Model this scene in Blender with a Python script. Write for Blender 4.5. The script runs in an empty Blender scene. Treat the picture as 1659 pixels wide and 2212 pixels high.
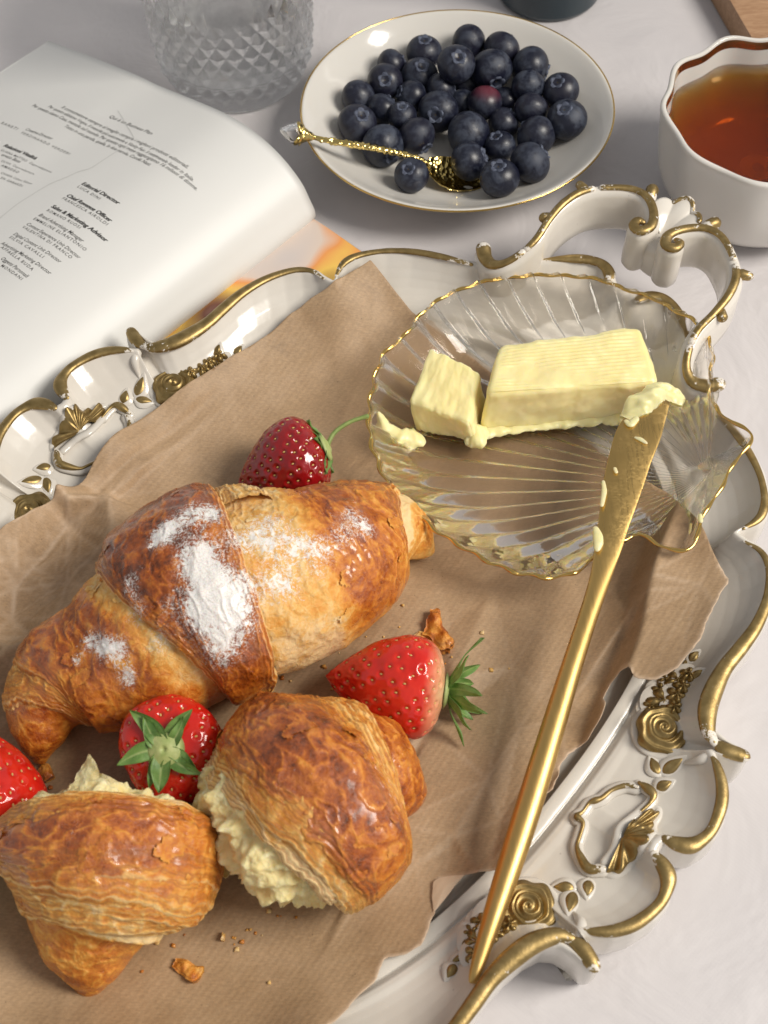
import bpy, math, random
import numpy as np
from mathutils import Vector, Matrix

# ------------------------------------------------------------------ camera
S = 0.01                                    # all modelling below is in centimetres
FPX, ELEV, ROLL, CAMH = 2750.0, 58.0, -2.0, 37.0
scene = bpy.context.scene
_e, _r = math.radians(ELEV), math.radians(ROLL)
_R0 = np.array([1.0, 0, 0]); _U0 = np.array([0, math.sin(_e), math.cos(_e)]); FWD = np.array([0, math.cos(_e), -math.sin(_e)])
CR = _R0*math.cos(_r) + _U0*math.sin(_r)
CU = -_R0*math.sin(_r) + _U0*math.cos(_r)
CAM = np.array([0, 0, CAMH])
cd = bpy.data.cameras.new('camera'); cam = bpy.data.objects.new('camera', cd)
scene.collection.objects.link(cam); scene.camera = cam
cd.sensor_fit = 'VERTICAL'; cd.sensor_height = 36.0; cd.lens = FPX/2212*36.0
cd.clip_start = 0.02; cd.clip_end = 50
cam.matrix_world = Matrix(((CR[0], CU[0], -FWD[0], 0), (CR[1], CU[1], -FWD[1], 0), (CR[2], CU[2], -FWD[2], CAMH*S), (0, 0, 0, 1)))
cd.dof.use_dof = True; cd.dof.focus_distance = 0.425; cd.dof.aperture_fstop = 22

# ------------------------------------------------------------------ world, lamps, exposure
w = bpy.data.worlds.new('World'); scene.world = w; w.use_nodes = True
nt = w.node_tree; bg = nt.nodes['Background']; bg.inputs[1].default_value = 0.52
# a plain room: pale walls all round under a dimmer ceiling
_tc = nt.nodes.new('ShaderNodeTexCoord'); _sx = nt.nodes.new('ShaderNodeSeparateXYZ'); _rp = nt.nodes.new('ShaderNodeValToRGB')
nt.links.new(_tc.outputs['Generated'], _sx.inputs[0]); nt.links.new(_sx.outputs[2], _rp.inputs[0]); nt.links.new(_rp.outputs[0], bg.inputs[0])
_rp.color_ramp.elements[0].position = .15; _rp.color_ramp.elements[0].color = (1.0, .985, .97, 1)
_rp.color_ramp.elements[1].position = .85; _rp.color_ramp.elements[1].color = (.58, .58, .59, 1)
def area(name, pos, target, sx, sy, power, col):
    l = bpy.data.lights.new(name, 'AREA'); l.shape = 'RECTANGLE'; l.size = sx*S; l.size_y = sy*S; l.energy = power; l.color = col
    o = bpy.data.objects.new(name, l); scene.collection.objects.link(o)
    o.location = Vector(pos)*S
    o.rotation_euler = (Vector(target)-Vector(pos)).to_track_quat('-Z', 'Y').to_euler()
    return o
area('window_light', (98, 4, 104), (0, 22, 0), 50, 62, 22.5, (1.0, 0.945, 0.855))
scene.view_settings.view_transform = 'Standard'; scene.view_settings.look = 'None'
scene.view_settings.exposure = 0.0; scene.view_settings.gamma = 1.0
scene.cycles.use_denoising = True
scene.cycles.max_bounces = 24; scene.cycles.transmission_bounces = 20; scene.cycles.transparent_max_bounces = 12
scene.cycles.diffuse_bounces = 4; scene.cycles.glossy_bounces = 14
scene.cycles.sample_clamp_indirect = 6.0

# ------------------------------------------------------------------ geometry helpers
COL = scene.collection
rng = np.random.RandomState(7)
def at(u, v, z=0.0):
    x = (u-829.5)/FPX; y = -(v-1106)/FPX
    d = CR*x + CU*y + FWD
    return CAM + d*((CAMH-z)/-d[2])
def depth(P): return (np.asarray(P)-CAM) @ FWD
def proj(P):
    q = np.asarray(P)-CAM; dz = q@FWD
    return np.stack([829.5+FPX*(q@CR)/dz, 1106-FPX*(q@CU)/dz], -1)
def A(*a): return np.array(a, float)
def catmull(P, n, closed=False):
    P = np.asarray(P, float); m = len(P)
    if P.ndim == 1: P = P[:, None]
    if closed: Q = np.vstack([P[-1:], P, P[:2]]); segs = m
    else: Q = np.vstack([2*P[:1]-P[1:2], P, 2*P[-1:]-P[-2:-1]]); segs = m-1
    t = np.linspace(0, segs, n, endpoint=not closed); i = np.minimum(t.astype(int), segs-1); f = (t-i)[:, None]
    p0, p1, p2, p3 = Q[i], Q[i+1], Q[i+2], Q[i+3]
    return 0.5*((2*p1)+(-p0+p2)*f+(2*p0-5*p1+4*p2-p3)*f*f+(-p0+3*p1-3*p2+p3)*f**3)
def resample(P, n, closed=False):
    P = np.asarray(P, float)
    if closed: P = np.vstack([P, P[:1]])
    d = np.r_[0, np.cumsum(np.linalg.norm(np.diff(P, axis=0), axis=1))]
    t = np.linspace(0, d[-1], n, endpoint=not closed)
    return np.stack([np.interp(t, d, P[:, k]) for k in range(P.shape[1])], -1)
def sstep(a, b, x):
    t = np.clip((x-a)/(b-a), 0, 1); return t*t*(3-2*t)
def quads(nu, nv, cu=False, cv=False, flip=False):
    i = np.arange(nu if cu else nu-1)[:, None]; j = np.arange(nv if cv else nv-1)[None, :]
    i2 = (i+1) % nu; j2 = (j+1) % nv
    q = np.stack([i*nv+j+0*i2, i2*nv+j, i2*nv+j2, i*nv+j2+0*i2], -1).reshape(-1, 4)
    return q[:, ::-1] if flip else q
def join(*parts):
    V, F, o = [], [], 0
    for v, f in parts:
        V.append(np.asarray(v, float)); F += [tuple(int(k)+o for k in q) for q in f]; o += len(v)
    return np.vstack(V), F
def mesh(name, V, F, mats, parent=None, smooth=True, loc=None, attrs=None, midx=None):
    V = np.asarray(V, float)
    if parent is not None: org = np.array(parent['_org'])
    else:
        org = np.array([V[:, 0].mean(), V[:, 1].mean(), V[:, 2].min()]) if loc is None else np.array(loc, float)
    me = bpy.data.meshes.new(name)
    vv = ((V-org)*S).astype(np.float32)
    if isinstance(F, np.ndarray):
        k = F.shape[1]; me.vertices.add(len(vv)); me.vertices.foreach_set('co', vv.ravel())
        me.loops.add(F.size); me.loops.foreach_set('vertex_index', F.astype(np.int32).ravel())
        me.polygons.add(len(F)); me.polygons.foreach_set('loop_start', np.arange(len(F), dtype=np.int32)*k)
        me.update(calc_edges=True); me.validate()
    else: me.from_pydata(vv.tolist(), [], [tuple(f) for f in F])
    for m in (mats if isinstance(mats, (list, tuple)) else [mats]): me.materials.append(m)
    if smooth: me.polygons.foreach_set('use_smooth', np.ones(len(me.polygons), bool))
    if midx is not None: me.polygons.foreach_set('material_index', np.asarray(midx, np.int32))
    for k, a in (attrs or {}).items():
        at_ = me.attributes.new(k, 'FLOAT', 'POINT'); at_.data.foreach_set('value', np.asarray(a, np.float32).ravel())
    me.update()
    o = bpy.data.objects.new(name, me); COL.objects.link(o)
    if parent is not None: o.parent = parent; o['_org'] = list(org)
    else: o.location = Vector(org)*S; o['_org'] = list(org)
    return o
def tag(o, label, cat, group=None, kind=None):
    o['label'] = label; o['category'] = cat
    if group: o['group'] = group
    if kind: o['kind'] = kind
    return o
def thing(name, label, cat, org, group=None):
    o = bpy.data.objects.new(name, None); COL.objects.link(o); o.empty_display_size = 0.005
    o.location = Vector(np.asarray(org, float))*S; o['_org'] = [float(x) for x in org]
    return tag(o, label, cat, group)
def frames(P, up=(0, 0, 1)):
    T = np.gradient(P, axis=0); T /= np.linalg.norm(T, axis=1, keepdims=True)+1e-9
    N = np.cross(T, np.array(up, float)); N /= np.linalg.norm(N, axis=1, keepdims=True)+1e-9
    B = np.cross(N, T); return T, N, B
def tube(P, rad, n=12, up=(0, 0, 1), sq=1.0, caps=True):
    P = np.asarray(P, float); rad = np.broadcast_to(np.asarray(rad, float), (len(P),))
    T, N, B = frames(P, up)
    if caps:       # rounded ends
        k = np.array([0.05, .45, .8]); off = np.array([1.0, .85, .5])
        P = np.vstack([P[0]-T[0]*rad[0]*off[:, None]*.9, P, P[-1]+T[-1]*rad[-1]*off[::-1, None]*.9])
        rad = np.r_[rad[0]*k, rad, rad[-1]*k[::-1]]
        N = np.vstack([N[:1]]*3+[N]+[N[-1:]]*3); B = np.vstack([B[:1]]*3+[B]+[B[-1:]]*3)
    a = np.linspace(0, 2*np.pi, n, endpoint=False)
    V = P[:, None, :]+rad[:, None, None]*(np.cos(a)[None, :, None]*N[:, None, :]+sq*np.sin(a)[None, :, None]*B[:, None, :])
    F = [tuple(q) for q in quads(len(P), n, cv=True)]
    F += [tuple(range(n)), tuple(range((len(P)-1)*n+n-1, (len(P)-1)*n-1, -1))]
    return V.reshape(-1, 3), F
def lathe(prof, n=96, c=(0, 0, 0), mod=None):
    prof = np.asarray(prof, float); a = np.linspace(0, 2*np.pi, n, endpoint=False)
    r = prof[:, 0][:, None]*np.ones(n); z = prof[:, 1][:, None]*np.ones(n)
    if mod is not None: r, z = mod(r, z, a[None, :])
    V = np.stack([c[0]+r*np.cos(a), c[1]+r*np.sin(a), c[2]+z], -1).reshape(-1, 3)
    return V, quads(len(prof), n, cv=True, flip=True)
def rbox(c8, r, n=(20, 14, 10), disp=None):
    """rounded box warped onto 8 corners (z0: 00,10,11,01 then z1), disp(unit coords, normal)->offset cm along normal"""
    Vs, Fs, o = [], [], 0
    c8 = np.asarray(c8, float)
    size = np.array([np.linalg.norm(c8[1]-c8[0]), np.linalg.norm(c8[3]-c8[0]), np.linalg.norm(c8[4]-c8[0])])
    for ax in range(3):
        for sgn in (0, 1):
            b, c = (ax+1) % 3, (ax+2) % 3
            gb, gc = np.meshgrid(np.linspace(0, 1, n[b]+1), np.linspace(0, 1, n[c]+1), indexing='ij')
            U = np.zeros(gb.shape+(3,)); U[..., ax] = sgn; U[..., b] = gb; U[..., c] = gc
            Vs.append(U.reshape(-1, 3)); Fs.append(quads(n[b]+1, n[c]+1, flip=(sgn == 0))+o); o += gb.size
    U = np.vstack(Vs); F = np.vstack(Fs)
    P = (U-.5)*size; inner = np.maximum(size/2-r, 1e-4); Q = np.clip(P, -inner, inner); D = P-Q
    ln = np.linalg.norm(D, axis=1, keepdims=True); Nn = D/np.maximum(ln, 1e-9)
    P = Q+Nn*np.minimum(r, ln*10)
    if disp is not None: P = P+Nn*disp(U, Nn)[:, None]
    W = P/size+.5; x, y, z = W[:, 0:1], W[:, 1:2], W[:, 2:3]
    lo = c8[0]*(1-x)*(1-y)+c8[1]*x*(1-y)+c8[2]*x*y+c8[3]*(1-x)*y
    hi = c8[4]*(1-x)*(1-y)+c8[5]*x*(1-y)+c8[6]*x*y+c8[7]*(1-x)*y
    return lo*(1-z)+hi*z, F
# vectorised noise
def _h(ix, iy, iz, seed):
    h = (ix*374761393+iy*668265263+iz*1274126177+seed*974634777) & 0xffffffff
    h = ((h ^ (h >> 13))*1103515245) & 0xffffffff; h = ((h ^ (h >> 15))*668265261) & 0xffffffff
    return h ^ (h >> 16)
def pn(P, seed=0):
    P = np.asarray(P, float); i = np.floor(P).astype(np.int64); f = P-i; u = f*f*f*(f*(f*6-15)+10); out = 0
    for dx in (0, 1):
        for dy in (0, 1):
            for dz in (0, 1):
                h = _h(i[..., 0]+dx, i[..., 1]+dy, i[..., 2]+dz, seed)
                gx = (h & 1023)/511.5-1; gy = ((h >> 10) & 1023)/511.5-1; gz = ((h >> 20) & 1023)/511.5-1
                d = gx*(f[..., 0]-dx)+gy*(f[..., 1]-dy)+gz*(f[..., 2]-dz)
                out = out+d*(u[..., 0] if dx else 1-u[..., 0])*(u[..., 1] if dy else 1-u[..., 1])*(u[..., 2] if dz else 1-u[..., 2])
    return out*1.1
def fbm(P, o=3, seed=0, g=.5):
    P = np.asarray(P, float); s = 0; a = 1
    for k in range(o): s = s+a*pn(P*2**k+k*17.3, seed+k); a *= g
    return s
def worley(P, seed=0):
    P = np.asarray(P, float); i = np.floor(P).astype(np.int64); f1 = np.full(P.shape[:-1], 9.); f2 = f1.copy()
    for dx in (-1, 0, 1):
        for dy in (-1, 0, 1):
            for dz in (-1, 0, 1):
                c = i+np.array([dx, dy, dz]); h = _h(c[..., 0], c[..., 1], c[..., 2], seed)
                q = c+np.stack([(h & 1023), (h >> 10) & 1023, (h >> 20) & 1023], -1)/1023.-P
                d = np.sqrt((q*q).sum(-1)); f2 = np.minimum(f2, np.maximum(f1, d)); f1 = np.minimum(f1, d)
    return f1, f2
def polydist(P, poly, closed=True):
    """distance, nearest point, inside flag for 2-D points"""
    a = np.asarray(poly, float); b = np.roll(a, -1, 0)
    if not closed: a, b = a[:-1], b[:-1]
    best = np.full(len(P), 1e9); near = np.zeros((len(P), 2)); ins = np.zeros(len(P), bool)
    for p, q in zip(a, b):
        d = q-p; t = np.clip(((P-p)@d)/(d@d+1e-12), 0, 1); c = p+t[:, None]*d; dd = ((P-c)**2).sum(1)
        m = dd < best; best[m] = dd[m]; near[m] = c[m]
        if closed:
            cr = (p[1] > P[:, 1]) != (q[1] > P[:, 1])
            with np.errstate(divide='ignore', invalid='ignore'): xx = (q[0]-p[0])*(P[:, 1]-p[1])/(q[1]-p[1]+1e-15)+p[0]
            ins ^= cr & (P[:, 0] < xx)
    return np.sqrt(best), near, ins
def inst(src, name, parent=None, mw=None, loc=None):
    o = src.copy(); o.name = name; COL.objects.link(o)
    return o

# ------------------------------------------------------------------ material helpers
class G:
    def __init__(s, name):
        s.m = bpy.data.materials.new(name); s.m.use_nodes = True; s.t = s.m.node_tree; s.t.nodes.clear()
        s.out = s.t.nodes.new('ShaderNodeOutputMaterial')
    def n(s, typ, ins=None, **props):
        nd = s.t.nodes.new('ShaderNode'+typ)
        for k, v in props.items(): setattr(nd, k, v)
        for k, v in (ins or {}).items():
            if v is None: continue
            sk = nd.inputs[k]
            if isinstance(v, bpy.types.NodeSocket): s.t.links.new(v, sk)
            elif isinstance(v, (tuple, list)) and len(v) == 3 and sk.type == 'RGBA': sk.default_value = (*v, 1)
            else: sk.default_value = v
        return nd
    def co(s, sc=(1, 1, 1), rot=(0, 0, 0)):
        if not isinstance(sc, tuple): sc = (sc,)*3
        c = s.n('TexCoord').outputs['Object']
        return s.n('Mapping', {'Vector': c, 'Scale': tuple(100*x for x in sc), 'Rotation': rot}).outputs[0]
    def noise(s, sc=1, det=4, rough=.55, dist=0, vec=None):
        return s.n('TexNoise', {'Vector': vec or s.co(sc), 'Scale': 1.0, 'Detail': det, 'Roughness': rough, 'Distortion': dist}).outputs[0]
    def vor(s, sc=1, feat='F1', vec=None, rnd=1.0):
        return s.n('TexVoronoi', {'Vector': vec or s.co(sc), 'Scale': 1.0, 'Randomness': rnd}, feature=feat).outputs['Distance']
    def attr(s, nm): return s.n('Attribute', attribute_name=nm).outputs['Fac']
    def math(s, op, a, b=None, c=None, clamp=False):
        return s.n('Math', {0: a, 1: b, 2: c}, operation=op, use_clamp=clamp).outputs[0]
    def rng(s, x, a, b, c=0., d=1.):
        return s.n('MapRange', {'Value': x, 1: a, 2: b, 3: c, 4: d}, interpolation_type='SMOOTHSTEP').outputs[0]
    def ramp(s, x, stops):
        nd = s.n('ValToRGB', {0: x}); cr = nd.color_ramp
        while len(cr.elements) < len(stops): cr.elements.new(.5)
        for e, (p, c) in zip(cr.elements, stops): e.position = p; e.color = (*c, 1)
        return nd.outputs[0]
    def mix(s, f, a, b, mode='MIX'):
        nd = s.n('Mix', data_type='RGBA', blend_type=mode)
        for sk, v in ((nd.inputs[0], f), (nd.inputs[6], a), (nd.inputs[7], b)):
            if isinstance(v, bpy.types.NodeSocket): s.t.links.new(v, sk)
            elif isinstance(v, (tuple, list)): sk.default_value = (*v, 1)
            else: sk.default_value = v
        return nd.outputs[2]
    def bump(s, h, st=.3, d=.1, nrm=None):
        return s.n('Bump', {'Height': h, 'Strength': st, 'Distance': d*S, 'Normal': nrm}).outputs[0]
    def pr(s, col, rough=.5, metal=0., nrm=None, **k):
        ins = {'Base Color': col, 'Roughness': rough, 'Metallic': metal, 'Normal': nrm}
        ins.update({kk.replace('_', ' '): v for kk, v in k.items()})
        nd = s.n('BsdfPrincipled', ins); return nd.outputs[0]
    def done(s, sh, vol=None):
        s.t.links.new(sh, s.out.inputs[0])
        if vol is not None: s.t.links.new(vol, s.out.inputs[1])
        return s.m

def m_table():
    g = G('white_tablecloth'); n = g.noise(.12, 4); wv = g.noise((9, 9, 9), 2)
    col = g.ramp(n, [(.3, (.545, .52, .53)), (.7, (.61, .58, .585))])
    b = g.bump(g.math('ADD', wv, g.math('MULTIPLY', g.math('SINE', g.math('MULTIPLY', g.n('SeparateXYZ', {0: g.co(1)}).outputs[0], 42.)), g.math('SINE', g.math('MULTIPLY', g.n('SeparateXYZ', {0: g.co(1)}).outputs[1], 42.)))), .03, .02); b = g.bump(g.noise(.22, 4, .5, .8), .45, .5, b)
    return g.done(g.pr(col, .55, nrm=b))
def m_ivory(name='ivory_glaze'):
    g = G(name); n = g.noise(.5, 4); col = g.ramp(n, [(.3, (.635, .59, .525)), (.7, (.69, .65, .59))])
    sp = g.rng(g.vor(1.1), .02, .045, .75, 1); col = g.mix(1.0, col, sp, 'MULTIPLY')
    b = g.bump(g.noise(1.2, 3), .15, .08)
    return g.done(g.pr(col, g.rng(n, .2, .8, .16, .26), nrm=b, Coat_Weight=.25, Coat_Roughness=.08))
def m_giltpaint(worn=.5):
    g = G('worn_gold_paint'); n = g.noise(2.2, 6, .65); f = g.noise(9, 4, .6)
    e = g.attr('edge')
    k = g.math('ADD', g.math('MULTIPLY', n, .55), g.math('MULTIPLY', f, .45))
    msk = g.rng(g.math('ADD', k, g.math('MULTIPLY', e, -.55)), .33, .37, 0., 1.)
    col = g.ramp(g.noise(3, 4), [(.3, (.25, .175, .068)), (.55, (.36, .255, .105)), (.75, (.45, .33, .15))])
    b = g.bump(g.math('ADD', f, g.math('MULTIPLY', msk, .6)), .25, .03)
    gold = g.pr(col, .43, .9, b); wh = g.pr((.74, .69, .62), .25, 0., g.bump(n, .1, .03))
    return g.done(g.n('MixShader', {0: msk, 1: wh, 2: gold}).outputs[0])
def m_gold(name, col=(.72, .47, .14), rough=.12, bumpy=0):
    g = G(name); b = None
    if bumpy:
        b = g.bump(g.vor(bumpy), .9, .06)
    return g.done(g.pr(col, rough, 1.0, b))
def m_brushed():
    g = G('brushed_gold'); n = g.noise(1, 5, .6, vec=g.co((14, .6, 14), (0, 0, math.radians(14)))); b = g.bump(n, .03, .01)
    spot = g.noise(1.3, 5); bl = g.attr('blade')
    tex = g.math('MULTIPLY', g.rng(g.noise(1, 6, .75, 2.5, g.co((4, 12, 5), (0, 0, .25))), .50, .60, 0, 1), g.rng(g.noise(.55, 2), .46, .60, 0, 1))
    rough = g.math('ADD', g.math('MULTIPLY', bl, g.math('SUBTRACT', g.math('MULTIPLY', tex, .20), .10)), g.rng(n, .2, .8, .34, .46))
    col = g.mix(g.math('MULTIPLY', bl, g.math('MULTIPLY', tex, .30)), (.62, .41, .145), (.52, .39, .18))
    return g.done(g.pr(col, rough, 1.0, g.bump(g.math('MULTIPLY', tex, bl), .1, .01, b)))
def m_porcelain():
    g = G('white_porcelain'); b = g.bump(g.noise(.8, 3), .12, .06)
    return g.done(g.pr((.64, .615, .575), .09, nrm=b, Subsurface_Weight=.1, Subsurface_Radius=(.01, .008, .006), Subsurface_Scale=.4))
def m_glass(name, tint=(1, 1, 1), rough=0., ior=1.47, bumpsc=0, thin=.5):
    g = G(name); b = g.bump(g.noise(bumpsc, 2), .25, .05) if bumpsc else None
    gl = g.n('BsdfGlass', {'Color': tint, 'Roughness': rough, 'IOR': ior, 'Normal': b}).outputs[0]
    tr = g.n('BsdfTransparent', {'Color': tint}).outputs[0]
    return g.done(g.n('MixShader', {0: thin, 1: gl, 2: tr}).outputs[0])
def m_kraft():
    g = G('kraft_paper'); n = g.noise(.35, 5); f = g.noise(1, 4, .7, vec=g.co((5, 22, 9), (0, 0, .5))); f2 = g.noise(14, 3, .7)
    col = g.ramp(n, [(.28, (.32, .203, .108)), (.52, (.395, .262, .148)), (.75, (.46, .315, .19))])
    k = g.rng(g.math('ADD', g.math('MULTIPLY', f, .6), g.math('MULTIPLY', f2, .4)), .35, .65, .84, 1.1)
    col = g.mix(1.0, col, k, 'MULTIPLY')
    rb = g.math('SINE', g.math('MULTIPLY', g.n('SeparateXYZ', {0: g.co(1, (0, 0, .62))}).outputs[0], 34.)); col = g.mix(1.0, col, g.rng(rb, -1., 1., .975, 1.015), 'MULTIPLY')
    sp = g.rng(g.vor(2.3), .035, .06, .6, 1.0); col = g.mix(1.0, col, sp, 'MULTIPLY')
    st = g.rng(g.noise(.55, 5, .6, .5), .58, .72, 1.0, .80); col = g.mix(1.0, col, st, 'MULTIPLY')
    col = g.mix(g.attr('pale'), col, (.66, .50, .36))
    b = g.bump(g.noise(10, 4, .7), .22, .02); b = g.bump(rb, .12, .012, b); b = g.bump(g.noise(2.2, 4), .22, .07, b)
    return g.done(g.pr(col, .58, nrm=b))
def m_crust():
    g = G('baked_pastry_crust')
    n1 = g.noise(1.3, 7, .68, .9); n2 = g.noise(6, 6, .72, .4); ck = g.n('TexVoronoi', {'Vector': g.n('VectorMath', {0: g.co(2.1), 1: g.n('TexNoise', {'Vector': g.co(2.4), 'Scale': 1., 'Detail': 4.}).outputs[1]}, operation='ADD').outputs[0], 'Scale': 1.0}, feature='DISTANCE_TO_EDGE').outputs['Distance']
    crk = g.math('MULTIPLY', g.rng(ck, .0, .07, 1., 0.), g.rng(n1, .35, .6, 0., 1.))
    st = g.noise(1, 4, .6, .4, g.co((3.5, 3.5, 3.5)))
    t = g.math('ADD', g.attr('toast'), g.math('MULTIPLY', g.math('SUBTRACT', n1, .5), .95))
    t = g.math('ADD', t, g.math('MULTIPLY', g.math('SUBTRACT', n2, .5), .55))
    t = g.math('ADD', t, g.math('MULTIPLY', crk, -.10))
    t = g.math('ADD', t, g.math('MULTIPLY', g.attr('ridge'), -.30))
    col = g.ramp(t, [(.0, (.84, .60, .30)), (.20, (.79, .45, .125)), (.40, (.72, .305, .045)), (.60, (.57, .175, .017)), (.80, (.34, .074, .008)), (1., (.12, .026, .005))])
    lam = g.attr('lam'); col = g.mix(g.rng(lam, .50, .85, 0., .75), col, (.84, .58, .26)); col = g.mix(g.math('MULTIPLY', g.rng(lam, .12, .40, 1., 0.), g.rng(lam, .02, .10, 0., .55)), col, (.30, .095, .018))
    fl = g.rng(g.vor(3.2, 'DISTANCE_TO_EDGE'), 0, .05, .0, 1.0)
    sug = g.math('ADD', g.attr('sugar'), g.math('MULTIPLY', g.math('SUBTRACT', g.noise(4.2, 8, .82, .8), .5), 3.6))
    sm = g.math('MAXIMUM', g.rng(sug, .50, .78, 0., 1.), g.math('MULTIPLY', g.rng(g.noise(15, 3, .7), .50, .60), g.rng(g.attr('sugar'), .08, .55, 0., .75))); gr = g.rng(g.noise(24, 2), .3, .6, .78, 1.)
    col2 = g.mix(g.math('MULTIPLY', sm, gr), col, (.90, .88, .85))
    rough = g.math('ADD', g.math('ADD', g.rng(t, .15, .6, .50, .30), g.rng(n1, .42, .62, .16, -.04)), g.math('MULTIPLY', sm, .6))
    h = g.math('ADD', g.math('MULTIPLY', n2, .8), g.math('ADD', g.math('MULTIPLY', st, .8), g.math('MULTIPLY', crk, .12)))
    b = g.bump(h, .75, .08); b = g.bump(g.noise(20, 3), .18, .02, b); b = g.bump(g.math('MULTIPLY', sm, gr), .35, .03, b)
    return g.done(g.pr(col2, rough, nrm=b, Subsurface_Weight=.12, Subsurface_Radius=(.012, .005, .002), Subsurface_Scale=.35, Coat_Weight=g.math('MULTIPLY', g.rng(t, .25, .6, 0., .8), g.rng(g.noise(.9, 4), .40, .60)), Coat_Roughness=.15))
def m_crumb():
    g = G('soft_pastry_crumb'); n = g.noise(2.2, 5)
    col = g.ramp(n, [(.3, (.80, .60, .25)), (.55, (.88, .73, .37)), (.75, (.93, .82, .50))])
    b = g.bump(g.noise(9, 5, .7), .75, .06); b = g.bump(g.vor(6), .6, .08, b)
    return g.done(g.pr(col, .55, nrm=b, Subsurface_Weight=.35, Subsurface_Radius=(.02, .013, .006), Subsurface_Scale=.35))
def m_butter():
    g = G('pale_butter'); n = g.noise(.9, 4); col = g.ramp(n, [(.3, (.87, .745, .34)), (.7, (.91, .80, .42))])
    b = g.bump(g.noise(1, 3, .5, 0, g.co((2, 2, 5))), .15, .05)
    return g.done(g.pr(col, .36, nrm=b, Subsurface_Weight=.45, Subsurface_Radius=(.02, .014, .005), Subsurface_Scale=.4))
def m_berry():
    g = G('strawberry_flesh'); n = g.noise(1.2, 4); sh = g.attr('shoulder')
    col = g.ramp(n, [(.3, (.50, .008, .006)), (.7, (.68, .028, .012))])
    col = g.mix(sh, col, (.80, .50, .27))
    return g.done(g.pr(col, .14, nrm=g.bump(g.noise(5, 3), .12, .03), Subsurface_Weight=.12, Subsurface_Radius=(.02, .004, .002), Subsurface_Scale=.3, Coat_Weight=.3, Coat_Roughness=.06))
def m_darkberry():
    g = G('dark_strawberry_flesh'); n = g.noise(1.2, 4)
    col = g.ramp(n, [(.3, (.21, .003, .006)), (.7, (.34, .006, .008))])
    return g.done(g.pr(col, .17, nrm=g.bump(g.noise(5, 3), .2, .04), Subsurface_Weight=.15, Subsurface_Radius=(.02, .004, .002), Subsurface_Scale=.3, Coat_Weight=.5, Coat_Roughness=.1))
def m_simple(name, c1, c2, sc, rough=.5, **k):
    g = G(name); n = g.noise(sc, 4); col = g.ramp(n, [(.3, c1), (.7, c2)])
    return g.done(g.pr(col, rough, nrm=g.bump(g.noise(sc*3, 3), .3, .05), **k))
def m_leaf():
    g = G('strawberry_leaf'); n = g.noise(2.5, 4); v = g.attr('vein')
    col = g.ramp(n, [(.3, (.075, .165, .03)), (.7, (.17, .29, .075))]); col = g.mix(v, col, (.36, .44, .17))
    return g.done(g.pr(col, .5, nrm=g.bump(g.noise(9, 3), .4, .04), Subsurface_Weight=.15, Subsurface_Radius=(.004, .008, .002), Subsurface_Scale=.3))
def m_blueberry(name='blueberry_skin', red=0):
    g = G(name); rnd = g.n('ObjectInfo').outputs['Random']; off = g.math('MULTIPLY', rnd, 37.)
    vv = lambda s_: g.n('VectorMath', {0: g.co(s_), 1: off}, operation='ADD').outputs[0]
    n = g.noise(1, 5, .62, .8, vv(1.5)); f = g.noise(1, 4, .7, 0, vv(7))
    dark = g.ramp(rnd, [(0, (.006, .008, .020)), (1, (.010, .010, .022))])
    bloom = g.ramp(rnd, [(0, (.046, .056, .084)), (1, (.028, .034, .055))])
    k = g.rng(g.math('ADD', g.math('MULTIPLY', n, .7), g.math('MULTIPLY', f, .3)), .44, .62, .0, .95)
    col = g.mix(k, dark, bloom)
    if red:
        col = g.mix(g.rng(g.n('VectorMath', {0: g.co(1), 1: (.10, -.12, -.72)}, operation='DISTANCE').outputs['Value'], .25, .88, .95, 0), col, (.115, .020, .034))
    return g.done(g.pr(col, g.rng(k, 0, 1, .36, .60), nrm=g.bump(f, .15, .02)))
def m_paper(name, c=(.72, .715, .695)):
    g = G(name); return g.done(g.pr(c, .38, nrm=g.bump(g.noise(.35, 2), .08, .2), Specular_IOR_Level=.25))
def m_ink():
    g = G('printed_ink'); return g.done(g.pr((.045, .043, .042), .5))
def m_photoprint():
    g = G('printed_photo'); c = g.co(.28)
    x = g.noise(1, 2, .4, 0, c)
    y = g.noise(.33, 2, .4)
    col = g.ramp(x, [(.30, (.62, .55, .52)), (.42, (.70, .58, .50)), (.50, (.80, .33, .10)), (.57, (.85, .55, .12)), (.66, (.22, .08, .05)), (.8, (.55, .42, .38))])
    return g.done(g.pr(col, .25))
def m_wood():
    g = G('beech_wood'); n = g.noise(1, 5, .6, 1.0, g.co((1.2, 6, 6), (0, 0, 1.05)))
    col = g.ramp(n, [(.3, (.30, .16, .08)), (.7, (.46, .28, .16))])
    return g.done(g.pr(col, .5, nrm=g.bump(n, .2, .03)))
def m_tea():
    g = G('black_tea')
    gl = g.n('BsdfGlass', {'Color': (1, 1, 1), 'Roughness': 0., 'IOR': 1.33}).outputs[0]
    ab = g.n('VolumeAbsorption', {'Color': (.883, .65, .04), 'Density': 118.0}).outputs[0]
    return g.done(gl, ab)
TABLE, IVORY, GILT = m_table(), m_ivory(), m_giltpaint()
RIMGOLD = m_gold('polished_gold_rim', (.74, .50, .16), .13); BANDGOLD = m_gold('bright_gold_band', (.86, .54, .22), .14)
SPOONGOLD = m_gold('ornate_gold', (.74, .56, .20), .14, 5.5); BRUSHED = m_brushed()
PORC = m_porcelain(); GLASS = m_glass('clear_glass', (.997, .999, .998), thin=.27); DISHGLASS = m_glass('pressed_glass', (.98, .97, .955), .02, 1.45, 1.6, .40); WATER = m_glass('water', (1, 1, 1), 0, 1.33, thin=.25)
KRAFT, CRUST, CRUMB, BUTTER = m_kraft(), m_crust(), m_crumb(), m_butter()
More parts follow.
